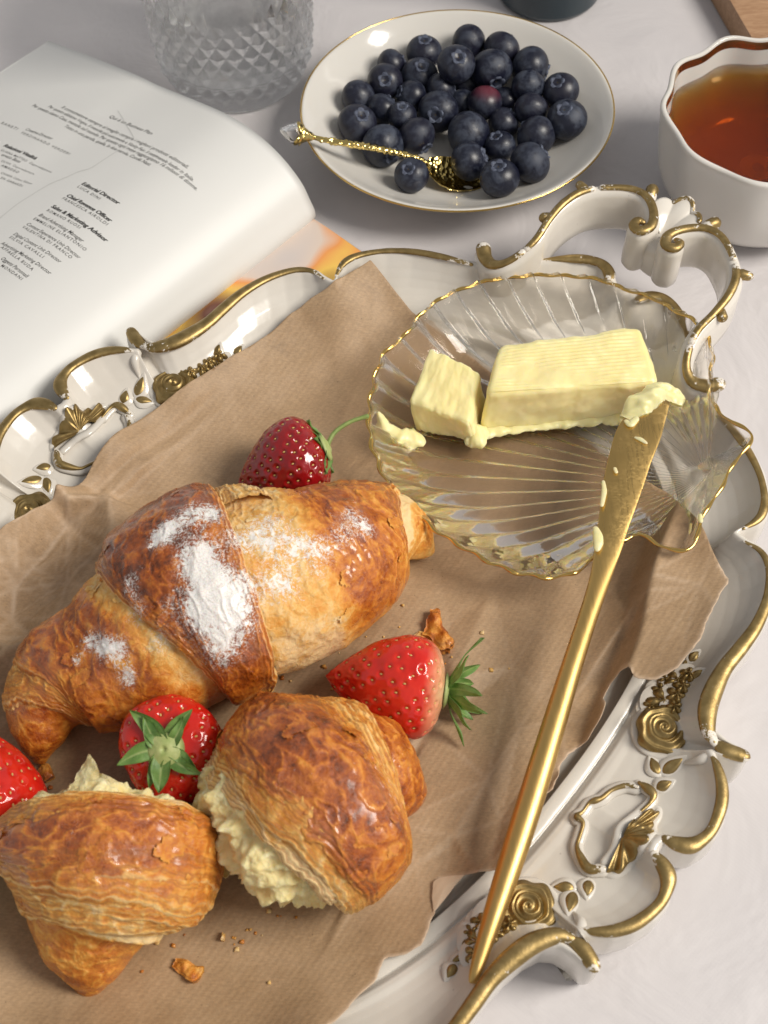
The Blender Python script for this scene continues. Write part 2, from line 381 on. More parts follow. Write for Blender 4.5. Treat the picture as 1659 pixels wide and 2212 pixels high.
BERRY, DARKBERRY, LEAF = m_berry(), m_darkberry(), m_leaf()
SEED = m_simple('strawberry_seed', (.55, .36, .10), (.70, .52, .20), 8, .4); CORE = m_simple('strawberry_core', (.30, .38, .12), (.45, .48, .20), 4, .5)
STEM = m_simple('strawberry_stem', (.16, .24, .05), (.27, .33, .10), 3, .5)
BLUE, BLUERED = m_blueberry(), m_blueberry('reddish_blueberry_skin', 1)
CALYX = m_simple('blueberry_crown', (.03, .035, .06), (.12, .14, .20), 6, .7); PIT = m_simple('blueberry_scar', (.10, .07, .035), (.02, .015, .012), 9, .8)
PAGE, PAGE2, INK, PHOTO = m_paper('glossy_page'), m_paper('page_edge', (.70, .69, .66)), m_ink(), m_photoprint()
GREYLINE = G('grey_line'); GREYLINE = GREYLINE.done(GREYLINE.pr((.55, .55, .53), .5))
WOOD, TEA = m_wood(), m_tea()
g = G('dark_teal_glass'); TEAL = g.done(g.pr((.006, .020, .030), .12, Coat_Weight=.3))
g = G('spoon_crystal'); CRYSTAL = g.done(g.n('BsdfGlass', {'Color': (.98, .97, .96), 'IOR': 1.5}).outputs[0])

# ------------------------------------------------------------------ tabletop
V, F = [], []
gx = np.linspace(-110, 110, 12); gy = np.linspace(-60, 160, 12)
X, Y = np.meshgrid(gx, gy, indexing='ij')
o = mesh('tabletop', np.stack([X, Y, 0*X], -1).reshape(-1, 3), quads(12, 12), TABLE, loc=(0, 40, 0)); o['kind'] = 'structure'

# ------------------------------------------------------------------ tray
TC, TN, TT = np.array([-1.818, 18.427]), np.array([.7502, -.6612]), np.array([.6612, .7502])
def tl(u, v, z):                         # picture point at height z -> tray coordinates
    p = at(u, v, z)[:2]-TC; return float(p@TN), float(p@TT)
def tw(a, b, z=0):
    a, b = np.asarray(a, float), np.asarray(b, float)
    return np.stack([TC[0]+a*TN[0]+b*TT[0], TC[1]+a*TN[1]+b*TT[1], z+0*a], -1)
Q = [(12.0, 0), (12.08, .30), (12.55, .48), (12.86, .72), (13.03, 1.15), (12.98, 1.7), (12.75, 2.3), (12.4, 2.78), (11.95, 3.12), (11.72, 3.28),
     (12.05, 3.38), (12.4, 3.52), (12.5, 3.72), (12.35, 3.86), (11.9, 3.80), (11.45, 3.86), (11.12, 4.1), (10.9, 4.6), (10.75, 5.3), (10.7, 6.2), (10.76, 7.1),
     (10.68, 7.9), (10.5, 8.6), (10.2, 9.25), (9.75, 9.75), (9.2, 9.98), (8.75, 9.95), (8.40, 9.98), (8.48, 10.25), (8.74, 10.7), (8.78, 11.1), (8.5, 11.75), (7.9, 12.45), (7.1, 13.02),
     (6.1, 13.48), (5.1, 13.82), (4.4, 14.2), (3.7, 14.95), (3.0, 15.7), (2.3, 16.4), (1.75, 16.78), (1.25, 16.85), (.85, 16.65), (.5, 16.3), (0, 16.1)]
Q = np.array(Q); h2 = Q[::-1][1:]*[-1, 1]; up = np.vstack([Q, h2]); lo = up[::-1][1:-1]*[1, -1]
OUT = resample(np.vstack([up, lo]), 1200, closed=True)
OANG = np.arctan2(OUT[:, 1], OUT[:, 0])
def supr(th, a=9.25, b=13.5, e=2.4): return (np.abs(np.cos(th)/a)**e+np.abs(np.sin(th)/b)**e)**(-1/e)
PK = np.array([[0, .5], [.004, .52], [.018, .98], [.03, 1.0], [.15, 1.0], [.165, .97], [.18, .90], [.20, 1.02], [.25, 1.18], [.30, 1.22], [.36, 1.22], [.45, 1.30], [.55, 1.43], [.65, 1.59], [.75, 1.79], [.84, 2.03], [.90, 2.23], [.94, 2.38], [.97, 2.50], [1., 2.53]])
def span(k, ro, rs): return 3.0+(ro-.1-rs-3.0)*sstep(.22, .8, k)
def tray_z(a, b):
    th = np.arctan2(b, a); r = np.hypot(a, b); o_ = np.argsort(OANG)
    ro = np.interp(th, OANG[o_], np.hypot(OUT[:, 0], OUT[:, 1])[o_], period=2*np.pi); rs = supr(th)*.935
    k = (r-rs)/(ro-.1-rs)
    for _ in range(8): k = .5*k+.5*(r-rs)/span(k, ro, rs)
    return np.interp(k, PK[:, 0], PK[:, 1], left=.5, right=2.5)
ro = np.hypot(OUT[:, 0], OUT[:, 1]); rs = supr(OANG)*.935
rows = [(np.zeros_like(ro)+r_, .5) for r_ in (.01,)]+[(rs*k, .5) for k in (.3, .6, .85, .97)]
kk = np.unique(np.r_[PK[:, 0], np.linspace(.2, .97, 26)])
for k in kk: rows.append((rs+span(k, ro, rs)*k, np.interp(k, PK[:, 0], PK[:, 1])))
# outer wall: offset along outline normal
tg = np.roll(OUT, -3, 0)-np.roll(OUT, 3, 0); nr = np.stack([tg[:, 1], -tg[:, 0]], -1); nr /= np.linalg.norm(nr, axis=1, keepdims=True)
pts = []
c_, s_ = np.cos(OANG), np.sin(OANG)
for r_, z_ in rows: pts.append(tw(r_*c_, r_*s_, z_))
for off, z_ in [(.02, 2.48), (.07, 2.36), (.09, 2.15), (.10, 1.6), (.09, 1.1), (.05, .6), (-.02, .25), (-.12, .06), (-.5, .0)]:
    P = OUT+nr*off; pts.append(tw(P[:, 0], P[:, 1], z_))
pts.append(tw(OUT[:, 0]*.05, OUT[:, 1]*.05, 0.02))
tray = thing('serving_tray', 'ornate ivory serving tray with worn gold scroll rim and floral relief', 'tray', (TC[0], TC[1], 0))
mesh('tray_body', np.vstack(pts), quads(len(pts), 1200, cv=True), IVORY, tray)
def ribbon(name, path, rad, z, mat=None, n=14, sq=.8, ends=(1, 1), par=None, smoothn=60):
    P = catmull(path, smoothn); R_ = catmull(rad, smoothn)[:, 0] if np.ndim(rad) else np.full(smoothn, rad)
    zz = catmull(z, smoothn)[:, 0] if np.ndim(z) else np.full(smoothn, z)
    W = tw(P[:, 0], P[:, 1], 0); W[:, 2] = zz
    V, F = tube(W, np.maximum(R_, .02), n, sq=sq)
    s = np.r_[[0]*3, np.linspace(0, 1, smoothn), [1]*3]; e = np.maximum(1-s/.16 if ends[0] else 0*s, 1-(1-s)/.16 if ends[1] else 0*s).clip(0, 1)
    under = np.tile(np.maximum(0, -np.sin(np.linspace(0, 2*np.pi, n, endpoint=False))), (len(s), 1))
    side = np.tile(np.abs(np.cos(np.linspace(0, 2*np.pi, n, endpoint=False)))**3, (len(s), 1))
    return mesh(name, V, F, mat or GILT, par or tray, attrs={'edge': (e[:, None]*.26+.08*side+under*.45).ravel()})
G1 = ([(12.03, .28), (12.35, .36), (12.66, .55), (12.84, .92), (12.88, 1.4), (12.7, 2.1), (12.4, 2.6), (12.0, 2.98), (11.75, 3.12)], [.16, .27, .30, .22, .20, .23, .22, .16, .07])
G2 = ([(8.75, 9.82), (9.3, 9.84), (9.75, 9.58), (10.1, 9.1), (10.4, 8.4), (10.58, 7.5), (10.6, 6.6), (10.58, 5.7), (10.7, 4.9), (10.9, 4.25), (11.25, 3.72), (11.6, 3.52)], [.06, .12, .15, .17, .20, .24, .28, .30, .36, .36, .28, .16])
G2H = ([(11.62, 3.55), (11.95, 3.55), (12.28, 3.66), (12.46, 3.73)], [.18, .28, .28, .24])
G3 = ([(8.48, 10.2), (8.66, 10.75), (8.62, 11.2), (8.36, 11.7), (7.8, 12.33), (7.0, 12.9), (6.0, 13.36), (5.0, 13.7)], [.07, .16, .18, .15, .14, .17, .17, .10])
G4 = ([(3.15, 15.45), (2.65, 15.95), (2.15, 16.35), (1.65, 16.62), (1.2, 16.65), (.82, 16.4), (.62, 16.0)], [.07, .17, .25, .24, .26, .28, .16])
for sa in (1, -1):
    for sb in (1, -1):
        for (pth, rd), zz in ((G1, 2.50), (G2, 2.50), (G2H, 2.46), (G3, 2.50), (G4, 2.50)):
            if sb < 0 and pth is G3[0] or (sb < 0 and pth is G4[0]) or (sa < 0 and sb < 0 and pth is G2[0]): continue
            ribbon('gold_scroll', np.array(pth)*[sa, sb], np.array(rd)*.80, zz, sq=.62)
# relief ornaments ----------------------------------------------------------
def rose_bm(a, b, R, seed):
    nr_, na = 30, 64; r = np.linspace(.001, 1, nr_)[:, None]; th = np.linspace(0, 2*np.pi, na, endpoint=False)[None, :]
    lobe = 1+.07*np.cos(5*th+seed)*r**2+.03*np.cos(9*th+2*seed)*r**3
    ph = r*3.1-th/(2*np.pi); saw = (ph % 1.0)
    z = .34*np.sqrt(np.clip(1-(r*.93)**2.6, 0, 1))+.085*(np.abs(saw-.5)*2)**1.5*(r < .93)-.10*np.exp(-((r-.5)/.04)**2)
    z = np.where(r > .98, -.1, z)
    aa = a+R*r*lobe*np.cos(th); bb = b+R*r*lobe*np.sin(th)
    V = tw(aa.ravel(), bb.ravel(), (z+tray_z(a, b)-.02).ravel())
    return V, quads(nr_, na, cv=True), np.zeros(V.shape[0])+.1
def leafshape(a0, b0, a1, b1, wd, zt=.16):
    n_, m_ = 14, 9; t = np.linspace(0, 1, n_)[:, None]; s = np.linspace(-1, 1, m_)[None, :]
    d = np.array([a1-a0, b1-b0]); L = np.hypot(*d); d = d/L; p = np.array([-d[1], d[0]])
    wv = wd*np.sin(np.pi*t**.75)**.8
    aa = a0+d[0]*L*t+p[0]*wv*s; bb = b0+d[1]*L*t+p[1]*wv*s
    z = zt*(1-s**2)*np.sin(np.pi*t)**.5-.05*np.exp(-(s/.18)**2)*np.sin(np.pi*t)-.03*(np.abs(s) > .95)
    base = tray_z(a0+d[0]*L*t*1.+0*s, b0+d[1]*L*t+0*s)
    return tw(aa.ravel(), bb.ravel(), (z+base).ravel()), quads(n_, m_)
def flower(a, b, R, seed):
    nr_, na = 14, 40; r = np.linspace(.001, 1, nr_)[:, None]; th = np.linspace(0, 2*np.pi, na, endpoint=False)[None, :]
    lob = np.abs(np.cos(2.5*th+seed)); rr = R*r*(.62+.38*lob**.6)
    z = .30*np.sin(np.pi*np.clip(r*.85+.12, 0, 1))*(.45+.55*lob**.5)+.22*np.exp(-(r/.2)**2)
    aa = a+rr*np.cos(th); bb = b+rr*np.sin(th)
    return tw(aa.ravel(), bb.ravel(), (z+tray_z(a, b)-.05).ravel()), quads(nr_, na, cv=True)
def halo(path, rad, z, name='white_relief'):
    return ribbon(name, path, rad, z, IVORY, 10, .55)
U4 = lambda x, y: (1179.5+x*.289, 1344+y*.289)
def TQ(x, y, z=1.68): return np.array(tl(*U4(x, y), z))
rose_c = TQ(885, 790)
leaves = [(TQ(850, 1130), TQ(790, 985), .22), (TQ(870, 1120), TQ(1020, 1030), .24), (TQ(825, 1240), TQ(945, 1190), .22), (TQ(1040, 330), TQ(1060, 240), .12), (TQ(1080, 270), TQ(1150, 195), .2), (TQ(1080, 420), TQ(1165, 370), .16)]
flows = [(TQ(890, 575), .46), (TQ(800, 600), .26), (TQ(990, 420), .34), (TQ(870, 480), .28), (TQ(980, 540), .30), (TQ(960, 640), .26), (TQ(1070, 390), .26), (TQ(910, 400), .22), (TQ(1020, 480), .26)]
cart = [TQ(*p) for p in [(690, 1225), (600, 1205), (500, 1235), (430, 1290), (375, 1310), (330, 1330), (285, 1390), (240, 1430), (285, 1480), (260, 1580), (238, 1660), (265, 1750), (320, 1840), (430, 1850)]]
cart2 = [TQ(*p) for p in [(700, 1425), (780, 1350), (800, 1290), (760, 1240), (700, 1190)]]
inner = [TQ(*p) for p in [(700, 1425), (620, 1490), (550, 1560), (530, 1640), (500, 1720), (440, 1800)]]
shell_ap = TQ(560, 1620)
fan_edge = [TQ(*p) for p in [(640, 1490), (730, 1420), (830, 1390), (838, 1450), (800, 1520), (790, 1590), (770, 1640), (720, 1710), (670, 1770), (610, 1840), (520, 1890), (450, 1870)]]
for sa, sb in ((1, 1), (1, -1), (-1, 1), (-1, -1)):
    m = np.array([sa, sb]); mirror_only = (sa < 0 and sb < 0)
    c = rose_c*m
    V, F, e = rose_bm(c[0], c[1], .80, sa+2*sb); o = mesh('gold_rose', V, F, GILT, tray, attrs={'edge': e*0})
    th = np.linspace(0, 2*np.pi, 30); halo(np.stack([c[0]+.82*np.cos(th), c[1]+.82*np.sin(th)], -1), .12, tray_z(c[0]+.82*np.cos(th), c[1]+.82*np.sin(th))*.6+.4*float(tray_z(*c))-.01, 'rose_border')
    for p0, p1, wd in leaves[:(3 if mirror_only else 9)]:
        dq = (p1-p0)*m/np.hypot(*(p1-p0)); V, F = leafshape(*(p0*m-dq*.08), *(p1*m+dq*.12), wd+.09, .10); mesh('leaf_border', V, F, IVORY, tray)
        V, F = leafshape(*(p0*m), *(p1*m), wd); mesh('gold_leaf', V, F, GILT, tray, attrs={'edge': np.zeros(len(V))})
    if not mirror_only:
        for k, (p0, R) in enumerate(flows):
            R = R*1.3; rr = np.linspace(0, 1, 6)[:, None]; aq = np.linspace(0, 2*np.pi, 24, endpoint=False)[None]; c0 = p0*m; V = tw((c0[0]+(R+.10)*rr*np.cos(aq)).ravel(), (c0[1]+(R+.10)*rr*np.sin(aq)).ravel(), (tray_z(*c0)+.10*np.sqrt(1-rr**2*.99)-.02+0*aq).ravel()); mesh('flower_border', V, quads(6, 24, cv=True), IVORY, tray)
            V, F = flower(*(p0*m), R, k*1.3); mesh('gold_flower', V, F, GILT, tray, attrs={'edge': np.zeros(len(V))})
        st = [leaves[0][0], TQ(870, 960)]; ribbon('gold_stem', np.array([leaves[2][0], leaves[1][0], TQ(870, 960)])*m, .07, 1.15, smoothn=20)
        ribbon('gold_stem', np.array([TQ(990, 420), TQ(1040, 320), TQ(1080, 270)])*m, .075, 1.28, smoothn=20)
def to_side(P, sa): return np.array(P)*[sa, 1]
for sa in (1, -1):
    lp = to_side(cart, sa); lz = tray_z(lp[:, 0], lp[:, 1])+.16
    halo(lp, .20, lz-.10, 'cartouche_border'); ribbon('gold_cartouche', lp, np.array([.05, .08, .06, .07, .10, .05, .04, .11, .06, .05, .06, .12, .15, .10]), lz+.03)
    lp = to_side(cart2, sa); lz = tray_z(lp[:, 0], lp[:, 1])+.16
    halo(lp, .17, lz-.10, 'cartouche_border'); ribbon('gold_cartouche', lp, np.array([.04, .06, .12, .14, .06]), lz+.03)
    lp = to_side(inner, sa); lz = tray_z(lp[:, 0], lp[:, 1])+.12; halo(lp, .15, lz, 'cartouche_border')
    ap = to_side([shell_ap], sa)[0]; ed = catmull(to_side(fan_edge, sa), 90); k = np.linspace(0, 1, 90)
    rib = np.cos(k*2*np.pi*8); ed = ap+(ed-ap)*(1+.045*rib)[:, None]
    t = np.linspace(.05, 1, 16)[:, None]
    aa = ap[0]+(ed[None, :, 0]-ap[0])*t; bb = ap[1]+(ed[None, :, 1]-ap[1])*t
    z = tray_z(aa, bb)+.12+.16*np.sin(np.pi*np.clip(t*.8+.1, 0, 1))+.07*rib[None, :]*t; z[-1] = tray_z(aa[-1], bb[-1])-.02
    mesh('gold_shell_fan', tw(aa.ravel(), bb.ravel(), z.ravel()), quads(16, 90), GILT, tray, attrs={'edge': np.zeros(16*90)})
    halo(catmull(to_side(fan_edge, sa), 40), .13, tray_z(*catmull(to_side(fan_edge, sa), 40).T)+.0, 'shell_border')
    # flutes: raised ridges running in from the cusps
    for sb in (1, -1):
        for pa, pb, rr in (((11.72, 3.28), (11.2, 2.75), (.17, .05)),):
            if sa < 0 and sb < 0: continue
            p0 = np.array(pa)*[sa, sb]; p1 = np.array(pb)*[sa, sb]; mid = (p0+p1)/2+np.array([.08*sa, -.05*sb])
            ribbon('white_flute', np.array([p0, mid, p1]), np.array([rr[0], .15, rr[1]]), np.array([2.30, float(tray_z(*mid))+.02, float(tray_z(*p1))-.02]), IVORY, 12, .9, smoothn=24)
# handle ---------------------------------------------------------------------
HP = np.array([(4.95, 14.3), (4.62, 14.0), (4.2, 13.86), (3.8, 14.05), (3.5, 14.6), (3.36, 15.3), (3.45, 16.1), (3.46, 16.9), (3.3, 17.6), (2.95, 18.15), (2.45, 18.62), (1.9, 18.98), (1.35, 19.05), (.88, 18.8), (.5, 18.35), (.36, 17.9), (.55, 17.54), (.86, 17.62), (.88, 17.93), (.66, 17.98)])
HZ = np.array([2.9, 2.85, 2.9, 3.1, 3.35, 3.6, 3.8, 3.95, 4.05, 4.1, 4.1, 4.1, 4.08, 4.05, 4.02, 4.0, 3.98, 3.98, 3.98, 3.98])
HR = np.array([.28, .26, .22, .15, .13, .13, .14, .15, .15, .13, .13, .14, .15, .16, .17, .19, .20, .19, .16, .10])
for sx in (1, -1):
    P = catmull(HP*[sx, 1], 150); zz = catmull(HZ, 150)[:, 0]; rr = catmull(HR, 150)[:, 0]; s = np.linspace(0, 1, 150)
    W = tw(P[:, 0], P[:, 1], 0); W[:, 2] = zz
    T_, N_, _ = frames(W*[1, 1, 0])
    wd = np.interp(s, [0, .1, .25, .5, .75, 1], [.30, .30, .26, .27, .27, .16]); hh = np.interp(s, [0, .08, .25, .5, .72, .85, 1], [1.9, 1.7, 2.1, 1.95, 1.8, 1.9, 1.9])
    sec = np.array([(-.75, -.12), (-1, -.3), (-1.0, -.9), (-1.08, -1.5), (-1.0, -1.85), (-.6, -2), (.6, -2), (1.0, -1.85), (1.08, -1.5), (1.0, -.9), (1, -.3), (.75, -.12), (.3, -.02), (-.3, -.02)])
    rip = 1+.10*np.sin(s*34)*np.exp(-((s-.38)/.16)**2)
    V = W[:, None, :]+N_[:, None, :]*(wd*rip)[:, None, None]*sec[None, :, 0, None]
    V[..., 2] += (hh/2)[:, None]*sec[None, :, 1]
    V = V.reshape(-1, 3); F = [tuple(q) for q in quads(150, 14, cv=True)]+[tuple(range(14))[::-1], tuple(range(149*14, 150*14))]
    if sx < 0: F = [f[::-1] for f in F]
    mesh('handle', V, F, IVORY, tray)
    o_ = [int(150*k) for k in (0, .22, .26, .995)]
    for i0, i1 in ((0, 34), (34, 72), (74, 149)):
        seg = slice(i0, i1, 2); V, F = tube(W[seg]+[0, 0, .0], rr[seg], 12, sq=.75)
        k = np.linspace(0, 1, len(W[seg])); e = np.maximum(1-k/.1, (1-(1-k)/.1) if i1 < 149 else 0*k).clip(0, 1); e = np.r_[[e[0]]*3, e, [e[-1]]*3]
        und = np.maximum(0, -np.sin(np.linspace(0, 2*np.pi, 12, endpoint=False)))*.7
        mesh('handle_gilding', V, F, GILT, tray, attrs={'edge': (e[:, None]*.25+.08+und[None, :]).ravel()})
    # knob and acanthus tips
    for (pa, pb, z0, r0) in (((1.15, 19.1), (1.32, 19.5), 4.02, (.22, .24)), ((3.1, 17.95), (3.55, 18.15), 3.95, (.2, .16)), ((3.42, 16.6), (3.72, 16.2), 3.7, (.14, .2))):
        V, F = tube(np.vstack([tw(pa[0]*sx, pa[1], z0-.1), tw((pa[0]+pb[0])/2*sx, (pa[1]+pb[1])/2, z0), tw(pb[0]*sx, pb[1], z0-.02)]), np.array([r0[0], r0[0], r0[1]]), 14)
        a_ = np.arange(len(V))//14/9.
        mesh('handle_bud', V, F, GILT, tray, attrs={'edge': (.55-.45*(a_[:len(V)] > .35))})
# central fan between the scrolls
th = np.linspace(-1.05, 1.05, 61); t = np.linspace(0.05, 1, 16)[:, None]; lob = np.abs(np.cos(th*5/2.1*1.5))
R_ = 1.75*(.86+.14*lob)
aa = R_[None]*np.sin(th)[None]*t*.62; bb = 18.15+R_[None]*np.cos(th)[None]*t
zt = 3.45+.55*t+.16*(lob[None]-.5)*t+.15*np.sin(np.pi*t); zb_ = zt-.5-.9*(1-t)
top = tw(aa.ravel(), bb.ravel(), zt.ravel()); bot = tw(aa.ravel(), bb.ravel(), zb_.ravel())
F1 = quads(16, 61, flip=True); F2 = quads(16, 61)+16*61
idx = np.arange(61); e1 = 15*61+idx; rimq = np.stack([e1[:-1], e1[1:], e1[1:]+16*61, e1[:-1]+16*61], -1)
s0 = np.arange(16)*61; s1 = s0+60
sideq = np.vstack([np.stack([s0[:-1], s0[1:], s0[1:]+976, s0[:-1]+976], -1), np.stack([s1[:-1], s1[:-1]+976, s1[1:]+976, s1[1:]], -1)])
mesh('handle_fan', np.vstack([top, bot]), np.vstack([F1, F2, rimq, sideq]), IVORY, tray)
W = tw(aa[-1, 18:58], bb[-1, 18:58]-.03, 0); W[:, 2] = zt[-1, 18:58]; V, F = tube(W, .09, 10)
mesh('fan_gilding', V, F, GILT, tray, attrs={'edge': np.full(len(V), .22)})
V, F = lathe([(.02, 3.6), (.5, 3.5), (.62, 2.9), (.6, 2.2), (.4, 1.95), (.02, 1.9)], 40, (*tw(0, 18.05)[:2], 0), lambda r, z, a: (r*(1+.18*np.cos(2*a+1.7)), z))
mesh('handle_boss', V, F, IVORY, tray)

# ------------------------------------------------------------------ kraft paper
PO = [(800, 561), (822, 588), (845, 617), (868, 646), (890, 674), (990, 742), (1100, 826), (1210, 908), (1320, 985), (1393, 1037), (1452, 1070), (1491, 1106), (1535, 1180), (1574, 1253), (1562, 1275), (1544, 1305), (1531, 1335), (1521, 1361), (1500, 1394), (1470, 1436), (1440, 1456), (1411, 1468), (1390, 1470), (1368, 1460), (1345, 1436),
      (1339, 1448), (1333, 1457), (1322, 1474), (1312, 1488), (1304, 1506), (1310, 1523), (1298, 1546), (1288, 1566), (1275, 1584), (1263, 1604), (1231, 1627), (1211, 1650), (1210, 1671), (1200, 1694), (1188, 1708), (1165, 1722), (1130, 1790), (1105, 1850), (1069, 1881), (1044, 1883), (1004, 1891), (969, 1893), (948, 1900), (939, 1912), (937, 1970), (924, 2011), (909, 2041), (879, 2061), (855, 2063), (832, 2066), (818, 2100), (804, 2128), (778, 2152), (753, 2173), (725, 2206), (690, 2230), (640, 2245), (560, 2290),
      (300, 2360), (-60, 2380), (-200, 2200), (-220, 1700), (-160, 1250), (-60, 1170), (0, 1144), (50, 1114), (85, 1094), (115, 1074), (165, 1049), (200, 1001), (240, 944), (280, 918), (320, 894), (430, 814), (500, 769), (590, 714), (625, 679), (670, 645), (715, 614), (760, 586)]
FZ = .74                                                      # height of the paper's flat part
x0, x1, y0, y1, dg = -19., 15., 2., 35., .10
gx = np.arange(x0, x1, dg); gy = np.arange(y0, y1, dg); GX, GY = np.meshgrid(gx, gy, indexing='ij')
la = (GX-TC[0])*TN[0]+(GY-TC[1])*TN[1]; lb = (GX-TC[0])*TT[0]+(GY-TC[1])*TT[1]
Z = np.minimum(tray_z(la, lb), 2.45)+.16
Zf = Z.copy()
for _ in range(9): Zf[1:-1, 1:-1] = np.max([Zf[i:i+Zf.shape[0]-2, j:j+Zf.shape[1]-2]-.035*(abs(i-1)+abs(j-1)) for i in range(3) for j in range(3)], axis=0)
for _ in range(60): Zf[1:-1, 1:-1] = (Zf[:-2, 1:-1]+Zf[2:, 1:-1]+Zf[1:-1, :-2]+Zf[1:-1, 2:])/4
th_ = np.arctan2(lb, la); sc_ = np.hypot(la, lb)/supr(th_)
Z0 = np.maximum(Zf, FZ-.06)
def paper_base(p): 
    i = np.clip((p[..., 0]-x0)/dg, 0, len(gx)-2); j = np.clip((p[..., 1]-y0)/dg, 0, len(gy)-2); i0 = i.astype(int); j0 = j.astype(int); f = i-i0; h = j-j0
    return PZ[i0, j0]*(1-f)*(1-h)+PZ[i0+1, j0]*f*(1-h)+PZ[i0, j0+1]*(1-f)*h+PZ[i0+1, j0+1]*f*h
PZ = Z0
def to_world(poly, it=14):
    out = []
    for u, v in poly:
        z = .9
        for _ in range(it): p = at(u, v, z); z = .5*z+.5*float(paper_base(p[None, :2])[0])
        out.append(at(u, v, z)[:2])
    return np.array(out)
PP = np.stack([GX, GY, 0*GX], -1)
# crumples: folded random planes, strong only at the left; long soft folds elsewhere
def folds(P, n, seed, L):
    r = np.random.RandomState(seed); h = 0
    for k in range(n):
        a = r.uniform(0, 2*np.pi); d = np.array([np.cos(a), np.sin(a)]); c = np.array([r.uniform(x0, x1), r.uniform(y0, y1)])
        q = P[..., :2]-c; s = q@d; t = q@np.array([-d[1], d[0]]); ln = r.uniform(.8, 2.2)*L; wd = r.uniform(.5, 1.3)*L*.5
        h = h+r.choice([-1, 1, 1])*np.clip(1-np.abs(s+.15*np.sin(t*1.3+k))/wd, 0, 1)*np.exp(-(t/ln)**2)*wd
    return h
wx = np.stack([pn(PP*.35, 3), pn(PP*.35, 4), 0*GX], -1)*.8
f1, f2 = worley((PP+wx)*[.62, .62, 1]+[0, 0, .3], 5); cr = np.minimum(f2-f1, .95); g1, g2 = worley((PP+wx)*1.35+[3, 1, .3], 8); cr2 = np.minimum(g2-g1, .9)
lc = at(110, 1240, .8)[:2]; crmask = np.exp(-(((GX-lc[0])/3.6)**2+((GY-lc[1])/3.4)**2))
mc = at(1010, 1700, .8)[:2]; mmask = np.exp(-(((GX-mc[0])/4.5)**2+((GY-mc[1])/4.)**2))
tc = at(680, 720, .9)[:2]; tmask = np.exp(-(((GX-tc[0])/4.)**2+((GY-tc[1])/4.)**2))
rc = at(1450, 1330, 1.)[:2]; rmask = np.exp(-(((GX-rc[0])/1.6)**2+((GY-rc[1])/2.2)**2))
from mathutils.geometry import delaunay_2d_cdt
def tin(mask, sp_in, sp_out, amp_in, amp_out, seed, stretch=1., ang=0.):
    # facets between random creases: a triangulated sheet of scattered heights
    r = np.random.RandomState(seed); pts = []; ca_, sa_ = math.cos(ang), math.sin(ang)
    for sp, keep_in in ((sp_in, True), (sp_out, False)):
        n_ = int((x1-x0+4)*(y1-y0+4)/sp**2*1.1); c = np.c_[r.uniform(x0-2, x1+2, n_), r.uniform(y0-2, y1+2, n_)]
        i = np.clip(((c[:, 0]-x0)/dg).astype(int), 0, len(gx)-1); j = np.clip(((c[:, 1]-y0)/dg).astype(int), 0, len(gy)-1)
        m = mask[i, j]; c = c[(m > .35) == keep_in]; pts.append(np.c_[c, r.uniform(0, 1, len(c))*(amp_in if keep_in else amp_out)])
    P = np.vstack(pts); q = np.c_[P[:, 0]*ca_+P[:, 1]*sa_, (-P[:, 0]*sa_+P[:, 1]*ca_)*stretch]
    v, _, f, ov, _, _ = delaunay_2d_cdt([Vector(p) for p in q], [], [], 0, 1e-5)
    src = [o_[0] if len(o_) else 0 for o_ in ov]; h = np.full(GX.shape, .3*amp_out); ed = np.zeros(GX.shape)
    for t in f:
        a_, b_, c_ = (P[src[k]] for k in t[:3])
        i0 = max(int((min(a_[0], b_[0], c_[0])-x0)/dg), 0); i1 = min(int((max(a_[0], b_[0], c_[0])-x0)/dg)+2, len(gx)); j0 = max(int((min(a_[1], b_[1], c_[1])-y0)/dg), 0); j1 = min(int((max(a_[1], b_[1], c_[1])-y0)/dg)+2, len(gy))
        if i1 <= i0 or j1 <= j0: continue
        X_, Y_ = GX[i0:i1, j0:j1], GY[i0:i1, j0:j1]; D = (b_[1]-c_[1])*(a_[0]-c_[0])+(c_[0]-b_[0])*(a_[1]-c_[1])
        if abs(D) < 1e-9: continue
        l1 = ((b_[1]-c_[1])*(X_-c_[0])+(c_[0]-b_[0])*(Y_-c_[1]))/D; l2 = ((c_[1]-a_[1])*(X_-c_[0])+(a_[0]-c_[0])*(Y_-c_[1]))/D; l3 = 1-l1-l2
        m = (l1 >= -1e-6) & (l2 >= -1e-6) & (l3 >= -1e-6); h[i0:i1, j0:j1][m] = (l1*a_[2]+l2*b_[2]+l3*c_[2])[m]
        mn = np.minimum(np.minimum(l1, l2), l3); ed[i0:i1, j0:j1][m] = np.clip(1-mn[m]*math.sqrt(abs(D))/.10, 0, 1)
    return h, ed
hA, eA_ = tin(crmask, 1.0, 3.0, 1.35, .18, 31); hB, eB_ = tin(crmask, .55, 2.3, .22, .05, 32); hC, eC_ = tin(np.maximum(mmask, rmask), 1.25, 2.6, .52, .13, 33, 2.4, 1.05)
sm_ = np.clip(crmask*1.6, 0, 1)
dz = hA*(.35+.65*sm_)+hB*(.4+.6*sm_)+hC+.10*tmask*cr+.015*fbm(PP*.5, 2, 9)
dz += folds(PP, 30, 4, 2.6)*.05+folds(PP, 30, 11, 1.3)*.05*(crmask*2+.4)
# the raised fold at the right
ra, rb = at(1436, 1160, 1.2)[:2], at(1352, 1440, 1.2)[:2]; d = (rb-ra)/np.linalg.norm(rb-ra); nrm_ = np.array([-d[1], d[0]])
if nrm_[0] < 0: nrm_ = -nrm_
q = np.stack([GX, GY], -1)-ra; t_ = q@d; s_ = q@nrm_+.10*np.sin(t_*1.1)
fade = sstep(-1.8, .4, t_)
ridge = np.where(s_ > 0, np.clip(1-s_/2.9, 0, 1)**1.3, np.clip(1+s_/.55, 0, 1)**1.2)
